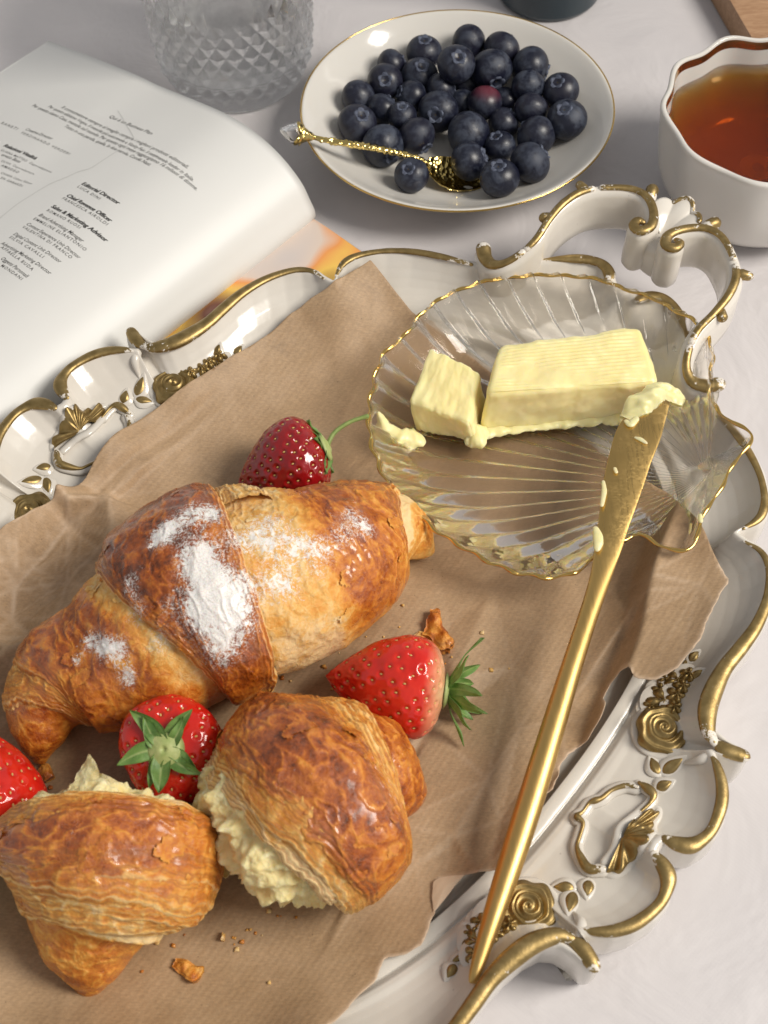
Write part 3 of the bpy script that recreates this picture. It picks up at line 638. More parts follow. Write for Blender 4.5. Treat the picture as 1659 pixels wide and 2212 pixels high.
# torn edge stands off the floor a little
PZ = Z0+dz+1.0*ridge*fade
tz = np.minimum(tray_z(la, lb), 2.45)+.07
for sa in (1, -1):
    for sb in (1, -1):
        for (oa, ob), hh, ww in (((10.2, 3.4), .50, .95), ((10.7, 0), .34, 1.6), ((9.9, 4.9), .36, .9), ((9.5, 5.9), .30, .7), ((10.6, 2.2), .30, .9), ((11.6, 3.1), .25, .5)):
            tz = tz+hh*np.clip(1.35*np.exp(-((la-oa*sa)**2+(lb-ob*sb)**2)/ww**2), 0, 1)
tz[1:-1, 1:-1] = np.max([tz[i:i+tz.shape[0]-2, j:j+tz.shape[1]-2] for i in range(3) for j in range(3)], axis=0)
PZ = np.maximum(PZ-dz, tz)+dz-.02
PZ[1:-1, 1:-1] = .76*PZ[1:-1, 1:-1]+.06*(PZ[:-2, 1:-1]+PZ[2:, 1:-1]+PZ[1:-1, :-2]+PZ[1:-1, 2:])
POLY = to_world(PO)
# ragged torn lower edge
dense = resample(POLY, 1500, closed=True); lab = np.array([np.argmin(((POLY-p)**2).sum(1)) for p in dense])
torn = ((lab >= 13) & (lab <= 63)); nz = fbm(np.c_[dense*1.8, 0*dense[:, 0]], 4, 21, .6)
tgd = np.roll(dense, -2, 0)-np.roll(dense, 2, 0); nd_ = np.stack([tgd[:, 1], -tgd[:, 0]], -1); nd_ /= np.linalg.norm(nd_, axis=1, keepdims=True)+1e-9
dense = dense+nd_*(nz*np.where(torn, .09, .008))[:, None]
P2 = np.stack([GX.ravel(), GY.ravel()], -1)
dist, near, ins = polydist(P2, dense[::3])
ok = ins.reshape(GX.shape); qf = quads(len(gx), len(gy)); keep = ok.ravel()[qf].any(1); qf = qf[keep]
mv = ~ins; P2n = P2.copy(); P2n[mv] = near[mv]
used = np.unique(qf); remap = np.full(len(P2), -1); remap[used] = np.arange(len(used))
zz = np.where(mv, paper_base(P2n), PZ.ravel())
Vp = np.c_[P2n, zz][used]
pale = np.where(torn.reshape(-1)[np.array([0])], 0, 0)
dt, _, _ = polydist(P2n[used], dense[torn][::3], closed=False)
pale = np.clip(1-dt/.10, 0, 1)*.75+np.clip(.30*eA_*(.15+crmask)+.22*eB_*(.1+crmask)+.22*eC_*(.2+mmask+rmask), 0, .4).ravel()[used]
edge_q = remap[qf]
paper = mesh('kraft_paper', Vp, edge_q, KRAFT, attrs={'pale': pale})
so = paper.modifiers.new('thickness', 'SOLIDIFY'); so.thickness = .016*S; so.offset = -1
tag(paper, 'crumpled brown kraft paper with torn edge lining the tray', 'paper')
def on_paper(u, v):
    z = .9
    for _ in range(5): p = at(u, v, z); z = float(paper_base(p[None, :2])[0])
    return at(u, v, z)
# turned-up torn corner
tri = [(937, 1972), (933, 1940), (936, 1906), (950, 1899), (972, 1895), (1004, 1892), (985, 1912), (962, 1942)]
tw_ = np.array([on_paper(*p) for p in tri]); tw_[:, 2] += .05+.10*np.array([0, .3, .6, 1, 1, .6, .2, .1]); cc = tw_.mean(0)+[0, 0, .06]
V = np.vstack([cc, resample(tw_, 40, closed=True)]); o = mesh('folded_corner', V, [(0, 1+i, 1+(i+1) % 40) for i in range(40)], KRAFT, paper, attrs={'pale': np.full(41, .75)})
o['label'] = 'pale turned-up torn corner'

# ------------------------------------------------------------------ croissants
class Pastry:
    def __init__(s, st, flat=.84, base=None):
        st = np.array(st, float); C, R = [], []
        for row in st:
            u, v, hw = row[:3]; z = 2.5
            for _ in range(6):
                p = at(u, v, z); r = hw*depth(p)/FPX
                zb = (FZ if base is None else base)+.05+(row[3] if len(row) > 3 else 0)
                z = zb+r*flat*.97
            C.append(at(u, v, z)); R.append(r)
        s.C = catmull(C, 500); s.R = np.maximum(catmull(np.array(R), 500)[:, 0], .03); s.flat = flat
        d = np.r_[0, np.cumsum(np.linalg.norm(np.diff(s.C, axis=0), axis=1))]; s.L = d[-1]; t = d/d[-1]
        u_ = np.linspace(0, 1, 500); s.C = np.stack([np.interp(u_, t, s.C[:, k]) for k in range(3)], -1); s.R = np.interp(u_, t, s.R)
        T = np.gradient(s.C, axis=0); T[:, 2] *= .6
        for _ in range(30): T[1:-1] = (T[:-2]+T[1:-1]*2+T[2:])/4
        T /= np.linalg.norm(T, axis=1, keepdims=True)
        s.N = np.cross(T, [0, 0, 1]); s.N /= np.linalg.norm(s.N, axis=1, keepdims=True); s.B = np.cross(s.N, T)*1.0; s.u = u_
    def ev(s, t):
        f = lambda Aq: np.stack([np.interp(t, s.u, Aq[:, k]) for k in range(3)], -1)
        return f(s.C), np.interp(t, s.u, s.R), f(s.N), f(s.B)
    def wrap(s, parent, sA, sB, off=0., tiltA=0., tiltB=0., eA=0, eB=0, bandA=0., bandB=0., toast=.55, seed=0, ns=170, nph=330, jA=.0, jB=.0, ph=None, name='pastry_wrap', sugar=None, wr=1., pA=.9, pB=.9, dry=0., mat=None, lamw=.30):
        t = np.linspace(0, 1, ns); t = .5-.5*np.cos(np.pi*t)*.85-.5*0; t = (t-t[0])/(t[-1]-t[0]); t = t[:, None]
        if ph is None: phi = np.linspace(0, 2*np.pi, nph, endpoint=False)[None, :]
        else: phi = np.linspace(ph[0], ph[1], nph)[None, :]
        cyc = np.stack([np.cos(phi)*2.2, np.sin(phi)*2.2, 0*phi+seed*3.1], -1)
        a_ = sA+tiltA*np.cos(phi)+jA*fbm(cyc*1.3, 4, seed+40); b_ = sB+tiltB*np.cos(phi)+jB*fbm(cyc*1.3, 4, seed+50)
        sv = np.clip(a_+(b_-a_)*t, 0, 1); C, R, N, B = s.ev(sv)
        dA = (sv-a_)*s.L; dB = (b_-sv)*s.L; cp, sp = np.cos(phi), np.sin(phi)
        X0 = C+(R*cp)[..., None]*N+(R*s.flat*sp)[..., None]*B
        big = fbm(X0*.42, 3, seed+1); med = fbm(X0*1.1, 3, seed+2)
        W = np.stack([sv*s.L*2.3+.8*med, R*cp*.85, R*sp*.85+seed*7], -1); rid = 1-np.abs(fbm(W, 3, seed+3))*2.2; rid = np.clip(rid, 0, 1)**4
        fin = fbm(X0*3.2, 3, seed+4); v1, v2 = worley(X0*[1.3, 1.3, 1.3], seed+6); blis = np.clip(.35-v1, 0, 1)*1.2
        top = np.clip(sp*.9+.25, 0, 1); tt = np.clip(.5+.9*np.minimum(dA, dB)/.8, 0, 1) if (eA and eB) else 1.
        r = R+off+big*.20*np.minimum(R/2, 1)+med*.07*np.minimum(R, 1)+wr*(rid*.055*top+fin*.020+blis*.05*top)*np.clip(R, .1, 1)
        r = r+.16*np.sin(np.pi*t)**.7*np.clip(R/2, 0, 1)
        lam = 0*r; LW = lamw
        for e, dd, p_ in ((eA, dA, pA), (eB, dB, pB)):
            if e:
                x = np.clip(1-dd/.20, 0, 1); r = r-e*.42*(1-np.sqrt(np.clip(1-x*x, 0, 1)))
                jit = dd+.05*fin+.06*med
                st_ = np.exp(-(jit.clip(0)/LW)**2)
                r = r+.026*np.sin(jit*2*np.pi/.125)*st_
                lam = np.maximum(lam, st_*p_*(.55+.45*np.sin(jit*2*np.pi/.115)))
        tst = toast+.16*np.clip(sp, -.3, 1)+big*.20
        tst = tst-.42*np.clip(-sp+.05, 0, 1)
        for bw, dd in ((bandA, dA), (bandB, dB)):
            if bw: r = r-.30*(1-sstep(0., bw*1.05, dd))*np.clip(R/2, 0, 1)
            if bw: tst = tst-.52*(1-sstep(bw*.75, bw*1.15, dd+.18*med+.1*fin)); 
        bm = 1.
        for bw, dd in ((bandA, dA), (bandB, dB)):
            if bw: bm = bm*(1-.6*(1-sstep(bw*.7, bw*1.2, dd)))
        for e, dd in ((eA, dA), (eB, dB)):
            if e: tst = tst-.28*np.exp(-dd.clip(0)/.18)
        X = C+(r*cp)[..., None]*N+(r*s.flat*sp)[..., None]*B
        X[..., 2] = np.maximum(X[..., 2], FZ+.03)
        Vv = X.reshape(-1, 3); F = quads(ns, nph, cv=ph is None)
        sg = np.zeros(len(Vv))
        if sugar is not None:
            for (u, v, ru, k) in sugar:
                c = at(u, v, 5.0); rr = ru*depth(c)/FPX; sg = sg+k*np.exp(-((Vv[:, :2]-c[:2])**2).sum(1)/rr**2)
            sg = sg*np.clip((sp*np.ones_like(r)).ravel()*2, 0, 1)
        s.last = X; s.last_t = np.clip(tst-dry, -.2, 1.2)*np.ones_like(r)
        s.last_s = np.clip(sg, 0, 1.1).reshape(X.shape[:2])
        return mesh(name, Vv, F, mat or CRUST, parent, attrs={'toast': np.clip(tst-dry, -.2, 1.2), 'ridge': (rid*top*bm).clip(0, 1), 'lam': lam, 'sugar': np.clip(sg, 0, 1.1)})
    def flakes(s, parent, n, seed, rr=(.18, .45), toast=.3, tr=(.12, .88), pr=(.12, .88)):
        """small lifted scales of crust on the wrap built last"""
        X = s.last; ns, nph = X.shape[:2]; r = np.random.RandomState(seed)
        du = np.gradient(X, axis=0); dv = np.gradient(X, axis=1); N = np.cross(du, dv); N /= np.linalg.norm(N, axis=-1, keepdims=True)+1e-9
        for k in range(n):
            i = int(r.uniform(*tr)*ns); j = int(r.uniform(*pr)*nph*.5); c = X[i, j]; nn = N[i, j]*np.sign((N[i, j])@(CAM-c)); ra = r.uniform(*rr); el = r.uniform(.4, .9)
            u = du[i, j]/np.linalg.norm(du[i, j]); v = np.cross(nn, u); ang = r.uniform(0, 6.28); ld = math.cos(ang)*u+math.sin(ang)*v
            i0, i1, j0, j1 = max(i-26, 0), min(i+26, ns), max(j-22, 0), min(j+22, nph)
            B = X[i0:i1, j0:j1]; d = B-c; a = np.arctan2(d@v, d@u); rad = np.hypot(d@u, d@v/el)
            lim = ra*(1+.25*np.sin(2*a+k)+.12*np.sin(5*a+2*k)+.06*np.sin(11*a))
            m = B.shape[1]; q = quads(B.shape[0], m); keep = (rad < lim).ravel()[q].all(1); q = q[keep]
            if len(q) < 6: continue
            h = .012+.16*np.clip((d@ld)/ra+.35, 0, 1)**2*ra
            P = (B+nn*h[..., None]).reshape(-1, 3); us = np.unique(q); rm = np.full(len(P), -1); rm[us] = np.arange(len(us)); z = np.zeros(len(us))
            e = np.clip((rad/lim).ravel()[us]*1.4-.7, 0, 1)
            mesh('crust_flake', P[us], rm[q], CRUST, parent, attrs={'toast': s.last_t[i0:i1, j0:j1].ravel()[us]-.06-.10*r.uniform()-.22*e, 'ridge': z, 'lam': z, 'sugar': s.last_s[i0:i1, j0:j1].ravel()[us]})
    def crumb(s, parent, s0, out, rad=.9, seed=0, nph=220, nr_=90, amp=.35, flat_=None, tilt=0., name='crumb'):
        """spongy torn face: dome beyond the torn end, pushing out along the spine by `out` cm"""
        phi = np.linspace(0, 2*np.pi, nph, endpoint=False)[None, :]; q = np.linspace(0, 1, nr_)[:, None]
        rr = np.where(q < .45, 1., 1-((q-.45)/.55)**2.6); ax = np.where(q < .45, .9-q/.45*.9, -out*(1-(1-(q-.45)/.55)**2.2))
        C, R, N, B = s.ev(np.full((1, 1), s0)); C2, _, _, _ = s.ev(np.full((1, 1), min(s0+.02, 1.))); T = (C2-C)/np.linalg.norm(C2-C)
        cp, sp = np.cos(phi), np.sin(phi)
        rr = rr*R*rad
        X = C+(rr*cp)[..., None]*N+(rr*s.flat*sp)[..., None]*B+((ax+tilt*cp*rr/R)*np.ones_like(cp))[..., None]*T
        n_ = X-(C+T*.9); n_ /= np.linalg.norm(n_, axis=-1, keepdims=True)+1e-6
        a1, a2 = worley(X*1.15+fbm(X, 2, seed+1)[..., None]*.3, seed); b1, b2 = worley(X*2.6, seed+5); c1, c2 = worley(X*5.2, seed+8)
        h = amp*(-np.clip(.62-a1, 0, 1)*1.5-np.clip(.55-b1, 0, 1)*.85-np.clip(.5-c1, 0, 1)*.32+.55*fbm(X*1.3, 3, seed+9)+.15*fbm(X*5., 3, seed+12))
        h = h*np.clip(q/.3, 0, 1)
        X = X+n_*h[..., None]; X[..., 2] = np.maximum(X[..., 2], FZ+.03)
        return mesh(name, X.reshape(-1, 3), quads(nr_, nph, cv=True), CRUMB, parent)

# whole croissant
cro = Pastry([(88, 1650, 22), (86, 1600, 60), (98, 1530, 92), (145, 1470, 118), (225, 1428, 142), (325, 1370, 178), (395, 1318, 204), (465, 1287, 216), (560, 1258, 208), (640, 1232, 184), (705, 1208, 160), (780, 1168, 130), (840, 1147, 100), (890, 1158, 66), (922, 1180, 34), (934, 1186, 8)])
sug = [(375, 1185, 30, .95), (352, 1205, 22, .75), (440, 1240, 42, .95), (458, 1285, 46, 1.0), (440, 1345, 46, .85), (500, 1330, 40, 1.), (480, 1395, 40, .9), (430, 1150, 40, .8), (470, 1150, 22, .7), (520, 1200, 34, .5), (560, 1180, 40, .46), (610, 1200, 50, .46), (660, 1190, 36, .52), (590, 1140, 40, .36), (540, 1290, 36, .55), (530, 1360, 34, .45), (600, 1270, 44, .4), (760, 1100, 30, .6), (740, 1150, 30, .55), (790, 1120, 22, .6), (700, 1190, 30, .4),
       (185, 1360, 22, .8), (215, 1380, 20, .75), (245, 1390, 28, .8), (262, 1430, 22, .65), (205, 1500, 20, .6), (150, 1390, 14, .6), (290, 1280, 24, .5), (300, 1330, 26, .5), (340, 1380, 30, .4), (370, 1330, 20, .3), (620, 1270, 30, .4), (690, 1240, 30, .3)]
cr1 = thing('croissant', 'whole croissant dusted with white sugar at the centre', 'croissant', (*cro.C[250][:2], FZ))
def sU(u, v):       # spine parameter nearest a picture point
    return cro.u[np.argmin(((proj(cro.C)-[u, v])**2).sum(1))]
cro.wrap(cr1, 0, .20, -.18, toast=.62, seed=11, ns=110, sugar=sug, wr=.6)
cro.wrap(cr1, sU(105, 1545), sU(200, 1440), .00, tiltA=.012, eA=1, toast=.42, seed=23, sugar=sug, jA=.008, ns=90, lamw=.5)
cro.wrap(cr1, sU(120, 1500), sU(395, 1318)+.03, .14, tiltA=.012, tiltB=.04, eA=.9, bandB=2.3, toast=.66, seed=21, sugar=sug, jA=.006)
cro.flakes(cr1, 9, 3, toast=.42)
cro.wrap(cr1, sU(325, 1375), sU(530, 1268), .40, tiltA=.047, tiltB=.0, eA=1, eB=.9, toast=.76, seed=31, sugar=sug, ns=190, jA=.005, jB=.006)
cro.flakes(cr1, 8, 1, toast=.55)
cro.wrap(cr1, sU(500, 1275), sU(850, 1150), .14, tiltA=0, tiltB=-.012, eB=.8, bandA=2.6, toast=.64, seed=41, sugar=sug, ns=200, jB=.008)
cro.flakes(cr1, 11, 2, toast=.4)
cro.wrap(cr1, sU(820, 1150), 1, -.10, toast=.34, seed=51, ns=110, wr=.8, bandA=.9)
cro.wrap(cr1, sU(520, 1270), sU(620, 1235), .18, eA=.5, eB=.6, toast=.30, seed=61, ph=(np.pi*.66, np.pi*1.04), ns=70, nph=110, jA=.012, jB=.02, dry=.1, name='pastry_flap', sugar=sug, wr=1.6)
# torn half, right
h2 = Pastry([(505, 1838, 168), (575, 1792, 195), (612, 1768, 210), (650, 1745, 216), (705, 1712, 210), (760, 1680, 176), (800, 1672, 140), (845, 1684, 112), (878, 1696, 74), (893, 1702, 30), (897, 1703, 6)])
cr2 = thing('torn_croissant', 'torn croissant half lying on its side with cream crumb spilling at left', 'croissant', (*h2.C[150][:2], FZ), 'torn croissant halves')
h2.wrap(cr2, .235, .575, .36, tiltA=.10, tiltB=-.03, eA=.35, eB=1, toast=.66, seed=71, ns=200, jA=.02, jB=.007, pA=.5)
h2.flakes(cr2, 12, 4, toast=.4)
h2.wrap(cr2, .50, .62, .20, tiltA=-.02, tiltB=-.03, eB=1, toast=.42, seed=76, ns=90, jB=.008, lamw=.5)
h2.wrap(cr2, .54, .67, .04, tiltA=-.02, tiltB=-.03, eB=1, toast=.36, seed=77, ns=90, jB=.008, lamw=.5)
h2.wrap(cr2, .60, 1, -.16, toast=.62, seed=81, ns=110, bandA=.5)
h2.crumb(cr2, .30, 2.35, .92, seed=5, amp=.60, tilt=.25)
h2.wrap(cr2, .17, .4, .20, tiltA=.10, eA=1, toast=.34, seed=86, ph=(-.12*np.pi, 1.02*np.pi), ns=80, nph=190, jA=.018, name='pastry_flap', lamw=.6)
h2.wrap(cr2, .12, .35, .06, tiltA=.11, eA=1, toast=.16, seed=88, ph=(.06*np.pi, 1.0*np.pi), ns=80, nph=190, jA=.03, name='pastry_flap', lamw=.5, dry=.1)
# torn half, left
h3 = Pastry([(246, 1690, 192), (238, 1770, 208), (230, 1835, 219), (222, 1893, 216), (208, 1945, 190), (196, 1995, 148), (190, 2050, 112), (190, 2098, 78), (190, 2135, 42), (190, 2160, 8)])
cr3 = thing('torn_croissant', 'torn croissant half with its pointed tip towards the paper edge, pale crumb behind', 'croissant', (*h3.C[150][:2], FZ), 'torn croissant halves')
h3.wrap(cr3, .25, .475, .34, tiltA=.02, tiltB=.03, eA=.35, eB=1, toast=.67, seed=91, ns=190, jA=.025, jB=.006, pA=.5)
h3.flakes(cr3, 12, 5, toast=.4)
h3.wrap(cr3, .42, .525, .22, tiltA=.02, tiltB=.035, eB=1, toast=.46, seed=96, ns=90, jB=.012, lamw=.5)
h3.wrap(cr3, .44, .565, .10, tiltA=.02, tiltB=.045, eB=1, toast=.40, seed=97, ns=90, jB=.012, lamw=.5)
h3.wrap(cr3, .46, .61, -.02, tiltA=.02, tiltB=.055, eB=1, toast=.36, seed=98, ns=90, jB=.012, lamw=.5)
h3.wrap(cr3, .50, 1, -.16, toast=.52, seed=101, ns=130, bandA=.7)
h3.wrap(cr3, .20, .4, .16, tiltA=.0, eA=1, toast=.3, seed=93, ph=(0, np.pi), ns=70, nph=180, jA=.02, name='pastry_flap', lamw=.5)
h3.crumb(cr3, .31, 1.35, .90, seed=9, amp=.55)
def flap_sheet(parent, pts, z, seed, mat=CRUMB, name='crumb_sheet', th=.09, wav=.22):
    P = np.array([at(u, v, zz) for (u, v), zz in zip(pts, np.broadcast_to(z, len(pts)))]); R_ = resample(P, 90, closed=True); c = P.mean(0)
    R_[:, :2] += (R_[:, :2]-c[:2])*(fbm(R_*2.2, 4, seed)*.22)[:, None]
    t = np.linspace(0, 1, 16)[:, None, None]; Sx = c+(R_[None]-c)*t
    Sx[..., 2] += wav*fbm(Sx*1.1, 3, seed+2)+.05*fbm(Sx*4, 2, seed+3)
    top = Sx.reshape(-1, 3); bot = top-[0, 0, th]; q = quads(16, 90, cv=True); n_ = len(top)
    e = 15*90+np.arange(90); e2 = 15*90+(np.arange(90)+1) % 90
    return mesh(name, np.vstack([top, bot]), np.vstack([q, q[:, ::-1]+n_, np.stack([e, e2, e2+n_, e+n_], -1)]), mat, parent)
flap_sheet(cr3, [(150, 1700), (165, 1665), (195, 1632), (210, 1650), (215, 1672), (260, 1690), (315, 1715), (330, 1735), (250, 1760), (150, 1755)], 3.0, 3, wav=.4)
flap_sheet(cr3, [(95, 1745), (120, 1710), (150, 1690), (200, 1712), (250, 1730), (240, 1770), (130, 1780)], 2.4, 5, wav=.4)
flap_sheet(cr2, [(418, 1790), (415, 1740), (440, 1680), (480, 1650), (505, 1700), (500, 1760), (470, 1810)], [3.2, 3.5, 3.9, 4.2, 4.0, 3.6, 3.2], 7, wav=.35)
flap_sheet(cr2, [(455, 1850), (452, 1810), (480, 1800), (500, 1850), (490, 1905)], 1.7, 8, wav=.3)
flap_sheet(cr2, [(480, 1585), (510, 1560), (545, 1545), (530, 1600), (500, 1640), (470, 1640)], 3.3, 12, wav=.3)
# flakes
def flake(pts, label, seed, th=.18, toast=.5, zup=.15):
    P = np.array([on_paper(u, v)+[0, 0, zup] for u, v in pts]); R_ = resample(P, 60, closed=True); c = P.mean(0)
    R_[:, :2] += (R_[:, :2]-c[:2])*(fbm(R_*3., 4, seed)*.3)[:, None]
    t = np.linspace(0, 1, 12)[:, None, None]; Sx = c+(R_[None]-c)*t; Sx[..., 2] += .22*fbm(Sx*1.8, 3, seed+2)+.12*(1-t[..., 0]**2)
    top = Sx.reshape(-1, 3); bot = top.copy(); bot[:, 2] = np.minimum(top[:, 2]-.03, c[2]-zup+.02); q = quads(12, 60, cv=True); n_ = len(top)
    e = 11*60+np.arange(60); e2 = 11*60+(np.arange(60)+1) % 60; tt = np.r_[toast+.5*fbm(top*2, 2, seed), np.full(n_, .3)]
    o = mesh('pastry_flake', np.vstack([top, bot]), np.vstack([q, q[:, ::-1]+n_, np.stack([e, e2, e2+n_, e+n_], -1)]), CRUST, attrs={'toast': tt, 'ridge': 0*tt, 'lam': np.r_[np.repeat(np.clip((np.linspace(0, 1, 12)-.7)*2, 0, 1), 60), np.zeros(n_)], 'sugar': 0*tt})
    return tag(o, label, 'flake', 'loose pastry flakes on the paper')
flake([(380, 2070), (400, 2075), (438, 2088), (442, 2100), (420, 2125), (398, 2110), (372, 2090)], 'square pastry flake alone on the bare paper below the torn halves', 1)
flake([(930, 1320), (950, 1325), (955, 1360), (978, 1390), (972, 1412), (945, 1405), (915, 1378)], 'brown curled pastry flake behind the strawberry with its calyx towards the knife', 2, toast=.62, zup=.3)
flake([(878, 1382), (905, 1368), (925, 1370), (930, 1395), (900, 1402)], 'pale pastry flake half hidden behind the strawberry beside the knife', 6, toast=.15)
flake([(480, 2014), (488, 2018), (486, 2035), (478, 2034)], 'tiny yellow crumb just below the spilling crumb of the torn half', 3, toast=.05, zup=.06)
flake([(90, 1650), (110, 1655), (118, 1680), (100, 1692), (80, 1675)], 'dark crumb under the left horn of the whole croissant', 4, toast=.6)
flake([(375, 1985), (395, 1975), (400, 1990), (385, 2000)], 'small brown crumb at the right edge of the pointed torn half', 5, toast=.6, zup=.08)

# fine loose crumbs around the pastries, too many to count
rc_ = np.random.RandomState(12); bV, bF, o_ = [], [], 0
for k in range(80):
    u, v = [(560, 2010), (300, 2040), (820, 1400), (620, 1470), (1000, 1450), (120, 1690)][k % 6]; u += rc_.normal(0, 85); v += rc_.normal(0, 45)
    if not (5 < u < 1150): continue
    c = on_paper(u, v); r = rc_.uniform(.018, .06); n1 = rc_.uniform(.6, 1.4, (8, 3)); Vc = np.array([(x, y, z) for x in (-1, 1) for y in (-1, 1) for z in (0, 1)])*n1*r
    bV.append(c+Vc); bF += [tuple(i+o_ for i in f) for f in ((0, 1, 3, 2), (4, 6, 7, 5), (0, 4, 5, 1), (2, 3, 7, 6), (0, 2, 6, 4), (1, 5, 7, 3))]; o_ += 8
V = np.vstack(bV); z = np.zeros(len(V)); o = mesh('crumbs', V, bF, CRUST, attrs={'toast': np.repeat(rc_.uniform(.0, .7, len(V)//8), 8), 'ridge': z, 'lam': z, 'sugar': z})
tag(o, 'fine pastry crumbs strewn over the brown paper', 'crumbs', kind='stuff')

# ------------------------------------------------------------------ shell dish
DR = [(829.5, 763.6), (874.5, 723.6), (909.5, 678.6), (954.5, 643.6), (999.5, 623.6), (1054.5, 606), (1109.5, 598.6), (1169.5, 593.6), (1234.5, 596), (1294.5, 603.6), (1349.5, 623.6), (1409.5, 643.6), (1454.5, 668.6), (1494.5, 688.6), (1524.5, 718.6), (1539.5, 763.6), (1534, 813.6), (1534.5, 853.6), (1549.5, 883.6), (1579.5, 908.6), (1609.5, 923.6), (1624.5, 940), (1619.5, 958.6), (1594.5, 988.6), (1574.5, 1018.6), (1562, 1048.6), (1534.5, 1088.6), (1517, 1118.6), (1509.5, 1148.6), (1497, 1178.6), (1469.5, 1188.6), (1429.5, 1178.6), (1394.5, 1158.6), (1369.5, 1156), (1349.5, 1163.6), (1309, 1188), (1279.5, 1208.6), (1244.5, 1233.6), (1204.5, 1246), (1154.5, 1243.6), (1109.5, 1233.6), (1069.5, 1218.6), (1029.5, 1198.6), (994.5, 1178.6), (954.5, 1153.6), (909.5, 1118.6), (870, 1085), (838, 1045), (817, 1000), (803, 960), (797, 920), (797, 880), (805, 830), (815, 795)]
def rimz(u, v): return 2.35+.55*sstep(1150, 1600, u)+.25*sstep(1000, 620, v)
RW = catmull([at(u, v, rimz(u, v)) for u, v in DR], 860, closed=True)
APX = at(1530, 1033, 1.5)
lenr = np.linalg.norm(np.roll(RW, -1, 0)-RW, axis=1); arc = np.r_[0, np.cumsum(lenr)[:-1]]; tot = lenr.sum()
NR = 41; ph_ = arc/tot*NR*2*np.pi
hinge = np.zeros(860); i0, i1 = int(860*19/54), int(860*31/54); hinge[i0:i1] = 1
for _ in range(60): hinge = (np.roll(hinge, 1)+hinge+np.roll(hinge, -1))/3
outw = RW-RW.mean(0); outw[:, 2] = 0; outw /= np.linalg.norm(outw, axis=1, keepdims=True)
sc = np.cos(ph_)*(1-hinge*.9)
RW = RW+outw*(.045*sc)[:, None]; RW[:, 2] += .03*np.sin(ph_)*(1-hinge)
tt = np.linspace(0, 1, 70)[:, None]
XY = APX[:2]+(RW[None, :, :2]-APX[:2])*tt[..., None]
dd, _, _ = polydist(XY.reshape(-1, 2), RW[::6, :2]); dd = dd.reshape(tt.shape[0], 860)
dcl = np.clip(dd/2.7, 0, 1); ZB = 1.02
zt = ZB+(RW[None, :, 2]-ZB)*(1-dcl)**2.1
fr_ = ((ph_[None]+1.6*(1-tt))/(2*np.pi)) % 1.; crv = np.where(fr_ < .78, fr_/.78, (1-fr_)/.22); crv = crv*crv*(3-2*crv)
rf = np.clip(tt*2.2, 0, 1)*(1-hinge[None]*.75)*np.clip(np.hypot(*(XY-APX[:2]).transpose(2, 0, 1))/3, .15, 1)
wl_ = .22+.78*(1-dcl); up_ = 1+.7*sstep(0, 3, XY[..., 1]-APX[1]); ztop = zt+.12*crv*rf*wl_*up_; zbot = zt-.20-.05*(crv-.5)*rf*wl_-.028*np.cos(2*(ph_[None]+1.6*(1-tt)))*rf*dcl; zbot[-1] = ztop[-1]-.10
top = np.concatenate([XY, ztop[..., None]], -1); bot = np.concatenate([XY, zbot[..., None]], -1)
q = quads(70, 860, cv=True); n_ = top.reshape(-1, 3).shape[0]; e = 69*860+np.arange(860); e2 = 69*860+(np.arange(860)+1) % 860
Fd = np.vstack([q, q[:, ::-1]+n_, np.stack([e, e+n_, e2+n_, e2], -1)[:, ::-1]])
dish = thing('shell_dish', 'clear ribbed glass scallop shell dish with gold rim holding butter', 'dish', (*at(1150, 950, 1)[:2], ZB-.25))
mesh('glass_shell', np.vstack([top.reshape(-1, 3), bot.reshape(-1, 3)]), Fd, DISHGLASS, dish)
Vr = np.vstack([RW, RW[:3]]); T_, N_, B_ = frames(Vr); a = np.linspace(0, 2*np.pi, 10, endpoint=False)
Rg = .056+.016*np.sin(np.r_[ph_, ph_[:3]]*1.0+.6)
Vv = (Vr[:, None]+Rg[:, None, None]*(np.cos(a)[None, :, None]*N_[:, None]+np.sin(a)[None, :, None]*B_[:, None]))[:860]
mesh('gold_rim', Vv.reshape(-1, 3)-[0, 0, .03], quads(860, 10, cu=True, cv=True), RIMGOLD, dish)

# ------------------------------------------------------------------ butter
def corners(top4, ztop, bot4, zbot): return np.array([at(u, v, zbot) for u, v in bot4]+[at(u, v, ztop) for u, v in top4])
def bdisp(seed, lines=0):
    def f(U, N):
        P = U*np.array([5.5, 2.4, 1.8]); d = .09*fbm(P*.7, 2, seed)+.03*fbm(P*1.9, 2, seed+2)+.010*fbm(P*3, 2, seed+1)
        edge = np.exp(-np.minimum.reduce([U[:, 2]+.0*U[:, 0]])/.08); d = d+edge*.14*(fbm(P*2.2, 3, seed+3))
        if lines:
            m = (N[:, 2] > .6)*sstep(.02, .1, U[:, 0])*sstep(.97, .88, U[:, 0])*sstep(-.15, .1, fbm(P*[.5, .9, .5], 2, seed+6)+.22)
            d = d+m*.045*np.abs(np.sin(U[:, 1]*np.pi*lines+.25*U[:, 0]))
        return d
    return f
